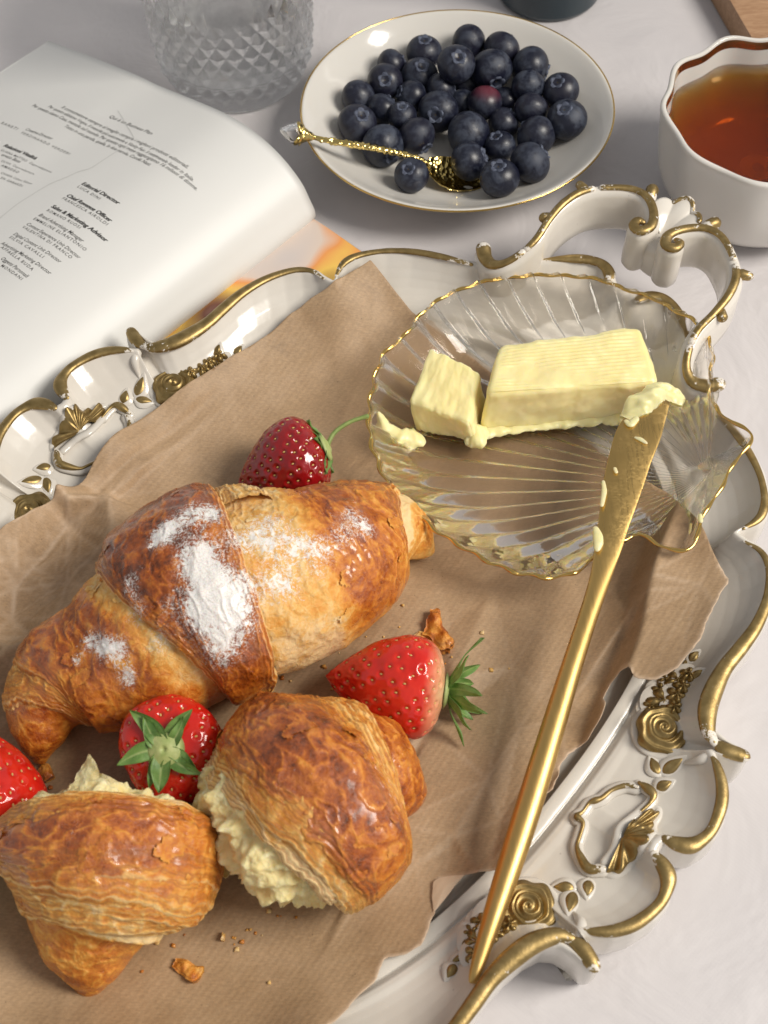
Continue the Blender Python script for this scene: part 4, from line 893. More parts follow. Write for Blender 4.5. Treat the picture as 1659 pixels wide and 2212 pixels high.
# corner order: front-left, front-right, back-right, back-left
zb = 1.16
V, F = rbox(corners([(1050, 850), (1424, 826), (1384, 704), (1077, 742)], 3.05, [(1034, 936), (1415, 900), (1380, 800), (1068, 848)], zb), .22, (150, 90, 50), bdisp(3, 15))
butter = mesh('butter_block', V, F, BUTTER); tag(butter, 'long butter block with fine ridges on top in the glass dish', 'butter')
V, F = rbox(corners([(880, 865), (1016, 916), (1036, 800), (930, 745)], 2.55, [(893, 930), (1026, 958), (1054, 868), (945, 826)], zb), .2, (60, 60, 40), bdisp(9))
o = mesh('butter_pat', V, F, BUTTER); tag(o, 'short cut butter piece beside the long ridged block', 'butter')
def blob(pts, rad, seed, n=14, name='butter_smear', mat=BUTTER, sq=.7, amp=.5, m=40):
    P = catmull(pts, m); R_ = catmull(np.array(rad, float), m)[:, 0]; V, F = tube(P, np.maximum(R_, .02), n, sq=sq)
    c = np.repeat(np.vstack([P[:1]]*3+[P]+[P[-1:]]*3), n, 0); k = 1+amp*fbm(V*2.0, 3, seed)+amp*.22*fbm(V*6, 2, seed+1)
    return mesh(name, c+(V-c)*k[:, None], F, mat)
o = blob([at(818, 892, 2.3), at(832, 915, 1.9), at(850, 935, 1.6), at(875, 948, 1.45), at(905, 950, 1.4)], [.05, .17, .26, .36, .26], 3, 16, amp=.8, sq=.6); tag(o, 'ragged butter smear left of the short butter piece', 'butter smear')
o = blob([at(1000, 935, 1.35), at(1025, 940, 1.45), at(1042, 935, 1.4)], [.26, .42, .30], 6, 16, amp=.7, sq=.7); tag(o, 'soft butter lump in the gap between the two butter pieces', 'butter smear')
o = blob([at(1052, 935, 1.3), at(1130, 925, 1.3), at(1220, 916, 1.3), at(1300, 905, 1.3), at(1350, 900, 1.4)], [.2, .2, .18, .22, .28], 9, 14, amp=.9, sq=.5, m=90); tag(o, 'crumbly butter edge along the foot of the ridged block', 'butter smear')
def sheetblob(cl, wd, z, seed, label):
    P = catmull([at(u, v, zz) for (u, v), zz in zip(cl, z)], 60); w_ = catmull(np.array(wd, float), 60)[:, 0]
    T_, N_, B_ = frames(P); s = np.linspace(-1, 1, 24)[None, :, None]
    Sx = P[:, None]+N_[:, None]*s*w_[:, None, None]*(1+.35*fbm(P*2.2, 3, seed)[:, None, None])
    Sx[..., 2] += .30*(1-s[..., 0]**2)*w_[:, None]/.6+.26*fbm(Sx*[1.2, 2.2, 1], 2, seed+1)+.02*fbm(Sx*5, 2, seed+2)
    top = Sx.reshape(-1, 3); bot = top-[0, 0, .16]; q = quads(60, 24); n_ = len(top)
    b = np.r_[np.arange(24), np.arange(1, 60)*24+23, 59*24+np.arange(22, -1, -1), np.arange(58, 0, -1)*24]; b2 = np.roll(b, -1)
    o = mesh('butter_curl', np.vstack([top, bot]), np.vstack([q, q[:, ::-1]+n_, np.stack([b, b2, b2+n_, b+n_], -1)[:, ::-1]]), BUTTER); return tag(o, label, 'butter curl')
sheetblob([(1352, 905), (1375, 880), (1402, 862), (1425, 845), (1450, 850), (1478, 868)], [.22, .38, .42, .38, .30, .18], [3.1, 3.22, 3.3, 3.25, 3.1, 2.9], 4, 'creased butter curl scraped up over the knife tip')

# ------------------------------------------------------------------ knife
KS = [((1398, 860), (1450, 858), 3.22, .05), ((1350, 921), (1434, 908), 3.14, .05), ((1330, 951), (1424, 938), 3.10, .055), ((1316, 990), (1408, 985), 3.05, .06), ((1305, 1030), (1394, 1036), 3.0, .06), ((1297, 1085), (1375, 1090), 2.96, .065), ((1291, 1135), (1358, 1135), 2.92, .07), ((1284, 1192), (1341, 1184), 2.88, .085), ((1277, 1240), (1322, 1245), 2.84, .14), ((1264, 1290), (1305, 1292), 2.80, .2), ((1248, 1335), (1288, 1340), 2.76, .26),
      ((1214, 1422), (1260, 1426), 2.70, .33), ((1194, 1487), (1244, 1490), 2.65, .36), ((1154, 1617), (1210, 1618), 2.56, .39), ((1129, 1690), (1189, 1686), 2.5, .4), ((1109, 1757), (1172, 1752), 2.46, .41), ((1074, 1865), (1136, 1862), 2.38, .40), ((1044, 1960), (1098, 1958), 2.31, .36), ((1027, 2030), (1068, 2030), 2.26, .3), ((1012, 2090), (1046, 2093), 2.22, .22), ((1009, 2112), (1036, 2115), 2.21, .15), ((1014, 2124), (1028, 2125), 2.20, .05)]
L_ = catmull([at(*k[0], k[2]) for k in KS], 160); R_ = catmull([at(*k[1], k[2]) for k in KS], 160); TH = catmull(np.array([k[3] for k in KS]), 160)[:, 0]
C_ = (L_+R_)/2; hw = np.linalg.norm(R_-L_, axis=1)/2*.985
wt_ = sstep(50, 85, np.arange(160))*sstep(158, 140, np.arange(160))
for _ in range(260):
    Cs = C_.copy(); Cs[1:-1] = (C_[:-2]+2*C_[1:-1]+C_[2:])/4; C_ = C_*(1-wt_[:, None])+Cs*wt_[:, None]; hs = hw.copy(); hs[1:-1] = (hw[:-2]+2*hw[1:-1]+hw[2:])/4; hw = hw*(1-wt_)+hs*wt_
T_, N_, B_ = frames(C_)
a = np.linspace(0, 2*np.pi, 28, endpoint=False); pw = np.clip(np.interp(np.arange(160), [0, 55, 80, 160], [.55, .6, 1, 1]), 0, 1)
ca, sa_ = np.cos(a), np.sin(a)
V = C_[:, None]+N_[:, None]*(hw[:, None]*np.sign(ca)*np.abs(ca)**np.where(pw < .9, 1., 1.)[:, None])[..., None]+B_[:, None]*(TH[:, None]*np.sign(sa_)*np.abs(sa_)**(1/np.maximum(pw, .5)[:, None]*.75))[..., None]
bl = np.repeat(np.interp(np.arange(160), [0, 48, 62, 160], [1, 1, 0, 0]), 28)
zmin = 0
knife = mesh('butter_knife', V.reshape(-1, 3), [tuple(int(i) for i in q_) for q_ in quads(160, 28, cv=True)]+[tuple(range(28)), tuple(range(159*28+27, 159*28-1, -1))], BRUSHED, attrs={'blade': bl})
tag(knife, 'slim brushed gold butter knife resting on the shell dish rim', 'knife')
for pts, rad, z, lab in (([(1287, 1142), (1293, 1165), (1290, 1186)], [.10, .17, .10], 3.02, 'lowest butter dab on the left edge of the knife blade'), ([(1303, 1040), (1305, 1062), (1300, 1092)], [.05, .09, .05], 3.10, 'long thin butter streak on the left edge of the knife blade'),
                       ([(1372, 945), (1385, 950), (1396, 957)], [.04, .08, .05], 3.18, 'butter dab in the middle of the blade just below the curl'), ([(1328, 1012), (1331, 1020)], [.06, .07], 3.12, 'tiny round butter speck on the knife blade'), ([(1352, 910), (1362, 916), (1375, 905)], [.07, .12, .1], 3.22, 'butter scrap at the left corner of the knife tip')):
    o = blob([at(u, v, z) for u, v in pts], rad, 11, 12, amp=.3, sq=.5); tag(o, lab, 'butter smear')
o = blob([at(1513, 1113, 2.9), at(1514, 1126, 2.9)], [.06, .07], 13, 10, amp=.3); tag(o, 'butter speck stuck on the gold rim of the shell dish', 'butter smear')

# ------------------------------------------------------------------ strawberries
seedV, seedF = lathe([(.001, -.046), (.018, -.037), (.029, -.008), (.027, .017), (.015, .037), (.001, .046)], 8)
seed_me = None
def strawberry(name, label, px, rolldir, L, R, z0, leaves, mat=BERRY, shoulder=0, seed=0, stem=None, prof=None, nseed=170):
    global seed_me
    ax = np.array(rolldir, float); ax /= np.linalg.norm(ax); c = at(px[0], px[1], z0)
    e1 = np.cross(ax, [0, 0, 1.]) if abs(ax[2]) < .95 else np.array([1., 0, 0]); e1 /= np.linalg.norm(e1); e2 = np.cross(ax, e1)
    th = thing(name, label, 'strawberry', (c[0], c[1], FZ), 'strawberries among the pastries')
    pt = np.array(prof or [(0, .12), (.0, .30), (.03, .55), (.09, .80), (.18, .95), (.30, 1.0), (.46, .93), (.62, .76), (.77, .52), (.89, .28), (.96, .12), (1., .005)])
    pr_ = catmull(pt, 110); pr_[:, 1] = np.maximum(pr_[:, 1], .004); a = np.linspace(0, 2*np.pi, 150, endpoint=False)
    def surf(tq, aq):
        x = (tq[..., 0]-.42)*L; r = tq[..., 1]*R
        r = r*(1+.05*np.cos(2*aq+seed)+.035*np.cos(3*aq+2*seed))
        return c+x[..., None]*ax+(r*np.cos(aq))[..., None]*e1+(r*np.sin(aq))[..., None]*e2
    V = surf(pr_[:, None, :]*np.ones((1, 150, 1)), np.ones((110, 1))*a[None]).reshape(-1, 3)
    F = quads(110, 150, cv=True)
    # seeds by equal-area spiral
    dl = np.r_[0, np.cumsum(np.hypot(np.diff(pr_[:, 0])*L, np.diff(pr_[:, 1])*R)*(pr_[1:, 1]+.02))]; dl /= dl[-1]
    k = np.arange(nseed); f = .075+.915*(k+.5)/nseed; tx = np.interp(f, dl, pr_[:, 0]); tr = np.interp(f, dl, pr_[:, 1]); sa2 = k*2.39996+seed+.10*np.sin(k*7.3)
    SP = surf(np.stack([tx, tr], -1), sa2)
    d2 = np.full(len(V), 9.)
    for p in SP: d2 = np.minimum(d2, ((V-p)**2).sum(1))
    me_n = np.zeros_like(V); G_ = V.reshape(110, 150, 3); du = np.gradient(G_, axis=0); dv = np.roll(G_, -1, 1)-np.roll(G_, 1, 1)
    nn = np.cross(dv, du); nn /= np.linalg.norm(nn, axis=-1, keepdims=True)+1e-9
    ctr = c-.0*ax; sgn = np.sign(((G_-ctr)*nn).sum(-1).mean()); nn = (nn*sgn).reshape(-1, 3)
    lump = .05*fbm(V*1.1, 2, seed+5)
    V2 = V+nn*(lump-.075*np.exp(-d2/.085**2)+.018*np.exp(-((np.sqrt(d2)-.13)/.05)**2))[:, None]
    shm = np.repeat(np.clip(1-pr_[:, 0]/.17, 0, 1), 150)*shoulder*(1+.5*fbm(V*1.6, 2, seed+8))
    mesh('berry_flesh', V2, F, mat, th, attrs={'shoulder': np.clip(shm, 0, 1)})
    if seed_me is None:
        tmp = mesh('seed_source', seedV, seedF, SEED, loc=(0, 0, 0)); seed_me = tmp.data; bpy.data.objects.remove(tmp)
    org = np.array(th['_org'])
    for i, p in enumerate(SP):
        j = int(np.argmin(((V-p)**2).sum(1))); nrm = nn[j]; x = ax-(ax@nrm)*nrm; x /= np.linalg.norm(x)+1e-9; y = np.cross(nrm, x)
        if (p-CAM)@nrm > .25*np.linalg.norm(p-CAM): continue           # far side, never seen
        q_ = p+nrm*(lump[j]-.038); o = bpy.data.objects.new('seed', seed_me); COL.objects.link(o); o.parent = th
        Mx = np.eye(4); Mx[:3, 0] = y; Mx[:3, 1] = nrm*.8; Mx[:3, 2] = x; Mx[:3, 3] = (q_-org)*S; o.matrix_local = Matrix(Mx.tolist())
    # calyx
    k0 = -ax; base = c-.42*L*ax+k0*.02
    for (ang, ln, wd, lift, curl) in leaves:
        rd = math.cos(ang)*e1+math.sin(ang)*e2; sd = np.cross(k0, rd); n1, n2 = 26, 11
        s = np.linspace(0, 1, n1)[:, None]; w_ = np.linspace(-1, 1, n2)[None, :]
        prof_ = wd*np.clip(np.sin(np.pi*np.clip(s*.80+.20, 0, 1)), 0, 1)**.85*np.where(s > .97, .3, 1)
        rho = .10+ln*s*np.cos(curl*s*.8); h = .05+lift*s+curl*ln*s*s*.7
        wv = w_*prof_; hh = h-.14*wd*(1-np.abs(w_))*1.0+.10*wd*w_**2+.05*np.sin(s*9+ang*3)*np.abs(w_)
        bend = .38*ln*math.sin(ang*5.3+seed)*s**2; wv = wv+bend; hh = hh+.10*ln*math.sin(ang*3.1+seed)*s**2
        P = base+rho[..., None]*rd+wv[..., None]*sd+hh[..., None]*k0
        top = P.reshape(-1, 3); bot = top-k0*.025; q = quads(n1, n2); m_ = len(top)
        b = np.r_[np.arange(n2), np.arange(1, n1)*n2+n2-1, (n1-1)*n2+np.arange(n2-2, -1, -1), np.arange(n1-2, 0, -1)*n2]; b2 = np.roll(b, -1)
        vein = np.exp(-(w_/.09)**2)*(1-s*.6)+.5*np.clip(.35-s, 0, 1); vein = (vein*np.ones_like(P[..., 0])).ravel()
        mesh('calyx_leaf', np.vstack([top, bot]), np.vstack([q, q[:, ::-1]+m_, np.stack([b, b2, b2+m_, b+m_], -1)[:, ::-1]]), LEAF, th, attrs={'vein': np.r_[vein, vein*.5].clip(0, 1)})
    V, F = lathe([(.001, .12), (.05, .12), (.08, .17), (.15, .18), (.24, .13), (.40, .10), (.56, -.0), (.001, -.1)], 30)
    B = np.stack([e1, np.cross(k0, e1), k0], -1); mesh('calyx_core', base+V@B.T, F, CORE, th)
    if stem:
        P = np.vstack([base+k0*.05]+[at(u, v, zz) for u, v, zz in stem]); P = catmull(P, 40)
        V, F = tube(P, np.interp(np.linspace(0, 1, 40), [0, .1, .9, 1], [.12, .08, .07, .085]), 10); mesh('stem', V, F, STEM, th)
    return th
def ring(n, ln, wd, lift, curl, seed, off=0):
    r = np.random.RandomState(seed); return [(off+2*np.pi*i/n+r.uniform(-.2, .2), ln*r.uniform(.62, 1.25), wd*r.uniform(.72, 1.25), lift*r.uniform(.6, 1.3), curl*r.uniform(.6, 1.4)) for i in range(n)]
strawberry('strawberry', 'dark red strawberry with a long curved stem behind the croissant', (622, 1002), (-1, -.30, -.25), 3.15, 1.33, FZ+1.30, ring(8, .95, .26, -.15, -.15, 3, .4), DARKBERRY, seed=1, stem=[(722, 935, 2.5), (755, 912, 2.6), (793, 899, 2.62)])
strawberry('strawberry', 'bright strawberry lying beside the knife with pointed tip towards the croissants', (852, 1478), (-1, .16, .02), 3.55, 1.50, FZ+1.46, ring(10, 1.25, .22, .75, .25, 8, .2), shoulder=.85, seed=2)
strawberry('strawberry', 'strawberry seen from above with star of green leaves between the croissants', (376, 1618), (.04, .38, -.95), 2.9, 1.50, 2.75, ring(9, 1.38, .25, .20, -.15, 15, .1), seed=4, shoulder=.0)
strawberry('strawberry', 'strawberry cut off by the photo edge left of the torn halves', (-26, 1712), (-.2, 1, .1), 3.4, 1.5, FZ+1.46, ring(8, 1.0, .27, .2, -.1, 9), seed=6)

# ------------------------------------------------------------------ bowl with blueberries
BC = np.array([3.52, 41.1]); BSY = .945; BR = 6.30
bowl = thing('saucer_bowl', 'shallow white porcelain bowl with thin gold rim full of blueberries', 'bowl', (*BC, 0))
prof = [(.01, .18), (2.6, .18), (2.75, .0), (3.0, 0), (3.05, .2), (3.6, .42), (4.6, .85), (5.5, 1.42), (6.1, 1.88), (6.28, 2.02), (6.26, 2.08), (6.16, 2.06), (5.95, 1.92), (5.4, 1.52), (4.6, 1.05), (3.8, .72), (3.1, .55), (2., .48), (.01, .46)]
prof = catmull(prof, 110)
sq_ = lambda V: np.stack([BC[0]+V[:, 0], BC[1]+V[:, 1]*BSY, V[:, 2]], -1)
V, F = lathe(prof, 160); mesh('bowl_body', sq_(V), F, PORC, bowl)
a = np.linspace(0, 2*np.pi, 240, endpoint=False)
rp = np.array([(6.31+.035*math.cos(t), 2.055+.042*math.sin(t)) for t in np.linspace(0, 2*np.pi, 8, endpoint=False)])
V = np.stack([rp[None, :, 0]*np.cos(a)[:, None], rp[None, :, 0]*np.sin(a)[:, None], rp[None, :, 1]*np.ones((240, 1))], -1).reshape(-1, 3)
mesh('gold_rim', sq_(V), quads(240, 8, cu=True, cv=True), RIMGOLD, bowl)
def bowl_z(x, y):
    r = np.hypot(x-BC[0], (y-BC[1])/BSY); return float(np.interp(r, [0, 2, 3.1, 3.8, 4.6, 5.4, 5.95, 6.3], [.46, .48, .55, .72, 1.05, 1.52, 1.92, 2.1]))
BB = [(580, 300, 50, 0, 'half hidden blueberry in the middle of the pile, left of the topmost big berry'), (720, 362, 46, 0, 'half hidden blueberry just right of the reddish one'), (565, 370, 45, 0, 'half hidden blueberry just left of the reddish one'),
      (310, 232, 50, 0, 'small pale blueberry at the far left of the back row'), (587, 152, 57, 0, 'rearmost blueberry of the pile'), (705, 180, 60, 0, 'second blueberry of the back row, right of the rearmost one'), (427, 188, 58, 0, 'blueberry of the back row with pointed crown, left of the rearmost one'), (808, 240, 66, 0, 'large blueberry at the right end of the back row'),
      (412, 272, 60, 0, 'blueberry with open crown on its top behind the small pale leftmost cluster'), (287, 293, 58, 0, 'blueberry on the left whose brown stalk scar faces the camera'), (487, 320, 52, 0, 'blueberry left of the pile centre behind the one with the big scar'), (800, 310, 55, 0, 'blueberry under the large one at the right end of the back row'), (916, 326, 60, 0, 'blueberry with ringed crown at the far right towards the cup'), (382, 345, 52, 0, 'blueberry of the left half between two smaller ones'),
      (192, 350, 56, 0, 'leftmost blueberry of the middle row beside the bowl wall'), (276, 392, 52, 0, 'blueberry right of the leftmost one in the middle row'), (348, 415, 48, 0, 'smallest blueberry of the left half, above the spoon handle'), (810, 392, 55, 0, 'blueberry with a tiny red spot right of the reddish one'), (938, 428, 66, 0, 'large blueberry at the far right with open crown on top'), (712, 440, 52, 0, 'blueberry in front of the reddish one'),
      (188, 443, 64, 0, 'large wide blueberry at the far left next to the crystal spoon end'), (280, 522, 70, 0, 'large blueberry crossed by the spoon handle'), (400, 487, 62, 0, 'purplish blueberry behind the spoon handle with a round scar low on its side'), (830, 488, 66, 0, 'large blueberry in the front right of the pile behind the front pair'), (697, 525, 53, 0, 'small blueberry right behind the foremost one'), (807, 583, 68, 0, 'large blueberry right of the foremost one'), (697, 638, 65, 0, 'foremost blueberry of the pile near the front rim'), (382, 628, 57, 0, 'lone blueberry in front of the spoon handle'),
      (477, 400, 66, 1, 'large blueberry with a ringed brown scar in the centre of the pile'), (542, 230, 62, 1, 'blueberry with star crown on its top near the rear'), (587, 480, 72, 1, 'largest blueberry at the centre front behind the spoon'), (645, 367, 56, 1, 'reddish purple blueberry on top of the pile'), (668, 250, 68, 1, 'topmost big blueberry with its crown low at the front'), (588, 577, 64, 1, 'blueberry resting on the bowl of the golden spoon')]
crowns = {9: (0, -.2, 1), 28: (-.2, -.5, .9), 29: (.1, .1, 1), 33: (.9, .3, .35), 8: (.1, .3, .9), 12: (-.35, .3, .9), 18: (-.3, .35, .95), 21: (.55, -.7, .5), 22: (.55, -.75, .1), 32: (.25, -.8, .35), 27: (-.25, .2, .95), 26: (-.15, .5, .85), 6: (0, .5, .8), 20: (.3, .25, .95), 16: (0, .5, .9), 13: (-.9, .2, .4), 24: (-.3, .5, .7), 25: (.8, .6, .2), 19: (.7, .6, .3)}
placed = []
nA, nB = 34, 48
def berry_mesh(red):
    q = np.linspace(0, np.pi, nA)[:, None]; a = np.linspace(0, 2*np.pi, nB, endpoint=False)[None, :]
    r = 1+.012*np.cos(3*a+1)*np.sin(q); r = r-.16*np.exp(-(q/.24)**2)
    V = np.stack([r*np.sin(q)*np.cos(a), r*np.sin(q)*np.sin(a), .90*r*np.cos(q)], -1).reshape(-1, 3)
    m1 = mesh('berry_src', V*.7, quads(nA, nB, cv=True), BLUERED if red else BLUE, loc=(0, 0, 0))
    q = np.linspace(0, 1, 7)[:, None]; st = np.abs(np.cos(2.5*a))
    rr = (.20+.12*q+.10*q*st); zz = .78+.16*q**.7*(.45+.55*st)-.10*(q > .85)
    Vc = np.stack([rr*np.cos(a), rr*np.sin(a), zz*np.ones_like(a)], -1); Vi = Vc.copy(); Vi[..., :2] *= .86; Vi[..., 2] -= .02
    Vc = np.vstack([Vc.reshape(-1, 3), Vi.reshape(-1, 3)]); qd = quads(7, nB, cv=True)
    m2 = mesh('crown_src', Vc*.7, np.vstack([qd, qd[:, ::-1]+7*nB]), CALYX, loc=(0, 0, 0))
    V3, F3 = lathe([(.001, .765), (.09, .765), (.20, .775), (.22, .74)], 20); m3 = mesh('scar_src', V3*.7, F3, PIT, loc=(0, 0, 0))
    r_ = [m.data for m in (m1, m2, m3)]
    for m in (m1, m2, m3): bpy.data.objects.remove(m)
    return r_
SRC = {0: berry_mesh(0), 1: berry_mesh(1)}
for i, (x, y, r_, st, lab) in enumerate(BB):
    u, v = 658.3+.6032*x, .6032*y; z = .9; rad = .7
    for _ in range(60):
        p = at(u, v, z); rad = 1.11*r_*.6032*depth(p)/FPX
        okz = z >= bowl_z(p[0], p[1])+rad*.93 and all(np.linalg.norm(p-pp) > .83*(rad+pr2) for pp, pr2 in placed)
        if okz: break
        z += .05
    placed.append((p, rad))
    red = lab.startswith('reddish'); t = thing('blueberry', lab, 'blueberry', (p[0], p[1], p[2]-rad*.9), 'blueberries in the white bowl')
    if i in crowns: kx = crowns[i][0]*CR+crowns[i][1]*CU-crowns[i][2]*FWD
    else:
        rr = np.random.RandomState(i+3); kx = np.array([rr.uniform(-1, 1), rr.uniform(-.2, 1), rr.uniform(-.8, .3)])
    kx = kx/np.linalg.norm(kx); ex = np.cross(kx, [.3, .5, .8]); ex /= np.linalg.norm(ex); ey = np.cross(kx, ex)
    if red: kx, ex, ey = np.array([0, -.1, -1.]), np.array([1., 0, 0]), np.array([0, -1., .1])
    Mx = np.eye(4); Mx[:3, 0], Mx[:3, 1], Mx[:3, 2] = ex*rad/.7, ey*rad/.7, kx*rad/.7; Mx[:3, 3] = (0, 0, rad*.9*S)
    for nm, me in zip(('berry_skin', 'berry_crown', 'stalk_scar'), SRC[1 if red else 0]):
        o = bpy.data.objects.new(nm, me); COL.objects.link(o); o.parent = t; o.matrix_local = Matrix(Mx.tolist())

# ------------------------------------------------------------------ spoon
sp = thing('dessert_spoon', 'ornate golden spoon with a faceted crystal knob leaning on the bowl rim', 'spoon', (*at(940, 350, 1.)[:2], .6))
hp = catmull([at(676, 296, 2.50), at(705, 303, 2.42), at(760, 312, 2.25), at(820, 322, 2.0), at(870, 333, 1.72), at(905, 342, 1.5), at(925, 352, 1.3)], 150); k = np.linspace(0, 1, 150)
rad = .115+.045*np.clip(1-np.abs(k-.4)/.45, 0, 1)+.0*k; V, F = tube(hp, rad*np.where(k > .9, .7, 1), 16, sq=.75)
c = np.repeat(np.vstack([hp[:1]]*3+[hp]+[hp[-1:]]*3), 16, 0); f1, _ = worley(V*5.2, 3); kk = np.repeat(np.r_[[0]*3, k, [1]*3], 16)
V = c+(V-c)*(1+(.55*np.clip(.55-f1, 0, 1)*2-.1)*(kk < .86))[:, None]; mesh('handle', V, F, SPOONGOLD, sp)
b0, b1 = at(922, 350, 1.28), at(1040, 402, .72); d = b1-b0; Ls = np.linalg.norm(d); d = d/Ls; s_ = np.cross(d, [0, 0, 1]); s_ /= np.linalg.norm(s_); u_ = np.cross(s_, d)
t = np.linspace(0, 1, 60)[:, None]; w_ = np.linspace(-1, 1, 41)[None, :]
wd = .82*np.sin(np.pi*np.clip(t*.9+.08, 0, 1))**.8; dp = .38*(1-w_**2)*np.sin(np.pi*np.clip(t, 0, 1))**.7
P = b0+d*(t*Ls)[..., None]+s_*(wd*w_)[..., None]-u_*(dp)[..., None]; f1, _ = worley(P*3.6, 5); P = P+u_*(.07*np.clip(.5-f1, 0, 1))[..., None]
top = P.reshape(-1, 3); bot = top-u_*.06; q = quads(60, 41); m_ = len(top); b = np.r_[np.arange(41), np.arange(1, 60)*41+40, 59*41+np.arange(39, -1, -1), np.arange(58, 0, -1)*41]; b2 = np.roll(b, -1)
mesh('spoon_bowl', np.vstack([top, bot]), np.vstack([q, q[:, ::-1]+m_, np.stack([b, b2, b2+m_, b+m_], -1)[:, ::-1]]), SPOONGOLD, sp)
dk = at(600, 280, 2.55)-at(676, 296, 2.5); dk /= np.linalg.norm(dk); e1 = np.cross(dk, [0, 0, 1]); e1 /= np.linalg.norm(e1); e2 = np.cross(e1, dk); Bk = np.stack([e1, e2, dk], -1)
V, F = lathe([(.10, -.05), (.16, .05), (.22, .2), (.34, .42), (.46, .52), (.30, .50), (.10, .42)], 40, mod=lambda r, z, a: (r*(1+.30*np.cos(4*a)*np.clip(z*2, 0, 1)), z+.10*np.cos(4*a)*np.clip(z*2, 0, 1)))
mesh('flower_mount', at(676, 296, 2.5)+V@Bk.T, F, SPOONGOLD, sp)
V, F = lathe([(.001, .38), (.24, .40), (.40, .62), (.42, .78), (.30, 1.05), (.12, 1.30), (.001, 1.36)], 8); mesh('crystal_knob', at(676, 296, 2.5)+V@Bk.T, F, CRYSTAL, sp, smooth=False)

# ------------------------------------------------------------------ tumbler with water
GC = np.array([at(511, 150, .4)[0], 46.25]); nG, J, hz = 30, 9, 1.04
zj = lambda j: .62+j*hz/2
rO = lambda z: np.interp(z, [0, .25, .6, 1.2, 2.2, 4, 6, 9.2], [2.78, 2.98, 3.15, 3.29, 3.38, 3.43, 3.47, 3.58])
V, F = [], []; idx = {}
def vert(key, r, ang, z):
    if key not in idx: idx[key] = len(V); V.append((GC[0]+r*math.cos(ang), GC[1]+r*math.sin(ang), z))
    return idx[key]
da = math.pi/nG
for j in range(J+1):
    for i in range(2*nG):
        z = zj(j); r = float(rO(z)); a = i*da
        if (i+j) % 2 == 0: vert((i, j), r-.05, a, z)
        else: vert((i, j), r+(.12 if 0 < j < J else -.05), a, z)
for j in range(J+1):
    for i in range(2*nG):
        if (i+j) % 2 == 0: continue
        cc = idx[(i, j)]; l, r = idx[((i-1) % (2*nG), j)], idx[((i+1) % (2*nG), j)]
        if j < J: t_ = idx[(i, j+1)]; F += [(cc, r, t_), (cc, t_, l)]
        if j > 0: b_ = idx[(i, j-1)]; F += [(cc, b_, r), (cc, l, b_)]
def ringv(r, z): 
    o = len(V); V.extend([(GC[0]+r*math.cos(i*da), GC[1]+r*math.sin(i*da), z) for i in range(2*nG)]); return list(range(o, o+2*nG))
def bridge(a, b): 
    m = len(a)
    for i in range(m): F.append((a[i], a[(i+1) % m], b[(i+1) % m], b[i]))
botr = [idx[(i, 0)] for i in range(2*nG)]; topr = [idx[(i, J)] for i in range(2*nG)]
chain = [ringv(.02, .0), ringv(2.6, 0), ringv(2.78, .02), ringv(2.95, .18), ringv(3.05, .42), botr]
for a, b in zip(chain, chain[1:]): bridge(a, b)
nfl = len(F)
ch2 = [topr]+[ringv(float(rO(z))-.05, z) for z in (6.2, 7.5, 9.0)]+[ringv(3.42, 9.18), ringv(3.30, 9.16), ringv(3.2, 8.9)]+[ringv(float(rO(z))-.36, z) for z in (7., 5., 3., 2., 1.5)]+[ringv(2.7, 1.18), ringv(2.2, 1.02), ringv(.02, .98)]
for a, b in zip(ch2, ch2[1:]): bridge(a, b)
glass = thing('tumbler', 'diamond cut clear glass tumbler standing behind the magazine', 'glass', (*GC, 0))
mesh('cut_glass', np.array(V), F, GLASS, glass, smooth=False)
WL = 4.4
V, F = lathe([(.01, .975), (2.2, 1.015), (2.7, 1.175), (float(rO(1.5))-.355, 1.5), (float(rO(2.))-.355, 2.), (float(rO(3.))-.355, 3.), (float(rO(WL))-.35, WL-.02), (float(rO(WL))-.42, WL), (.01, WL)], 52, (*GC, 0))
wt = mesh('water', V, F, WATER); tag(wt, 'still water filling the lower half of the cut glass tumbler', 'water'); wt['kind'] = 'thing'

# ------------------------------------------------------------------ tea cup
CC = np.array([15.05, 37.3]); RH = 4.6
cup = thing('teacup', 'white fluted porcelain cup with gold band inside its wavy rim', 'cup', (*CC, 0))
def flute(r, z, a):
    k = np.clip(z/RH, 0, 1)
    return r*(1+.025*np.cos(10*a+.4)*np.clip(k*1.6, 0, 1)), z+.055*np.cos(10*a+.4)*np.clip((k-.6)/.4, 0, 1)
prof = catmull([(.01, .12), (2.2, .12), (2.35, 0), (2.6, 0), (2.75, .2), (3.15, .55), (3.55, 1.1), (3.82, 1.9), (3.98, 3.0), (4.10, 4.1), (4.16, 4.5), (4.14, 4.62), (4.04, 4.66), (3.95, 4.58), (3.90, 4.1), (3.80, 3.0), (3.62, 1.9), (3.3, 1.15), (2.7, .6), (1.5, .4), (.01, .38)], 130)
V, F = lathe(prof, 200, (*CC, 0), flute); mesh('cup_body', V, F, PORC, cup)
bp = [(r-.012, z) for r, z in prof if 4.14 < z < 4.60 and r < 4.0]
V, F = lathe(bp, 200, (*CC, 0), flute); mesh('gold_band', V, F, BANDGOLD, cup)
hpts = [(18.9, 37.6, 3.9), (19.8, 37.7, 4.0), (20.5, 37.8, 3.2), (20.2, 37.7, 2.0), (19.3, 37.6, 1.4), (18.6, 37.5, 1.3)]
V, F = tube(catmull(hpts, 40), .28, 12, up=(0, 1, 0)); mesh('cup_handle', V, F, PORC, cup)
TLV = 3.55
pin = [(r+.012, z) for r, z in prof[::-1] if z < TLV and r < 3.87 and z > .36]; pin = [p for i, p in enumerate(pin) if i == 0 or p[0] > pin[i-1][0]]
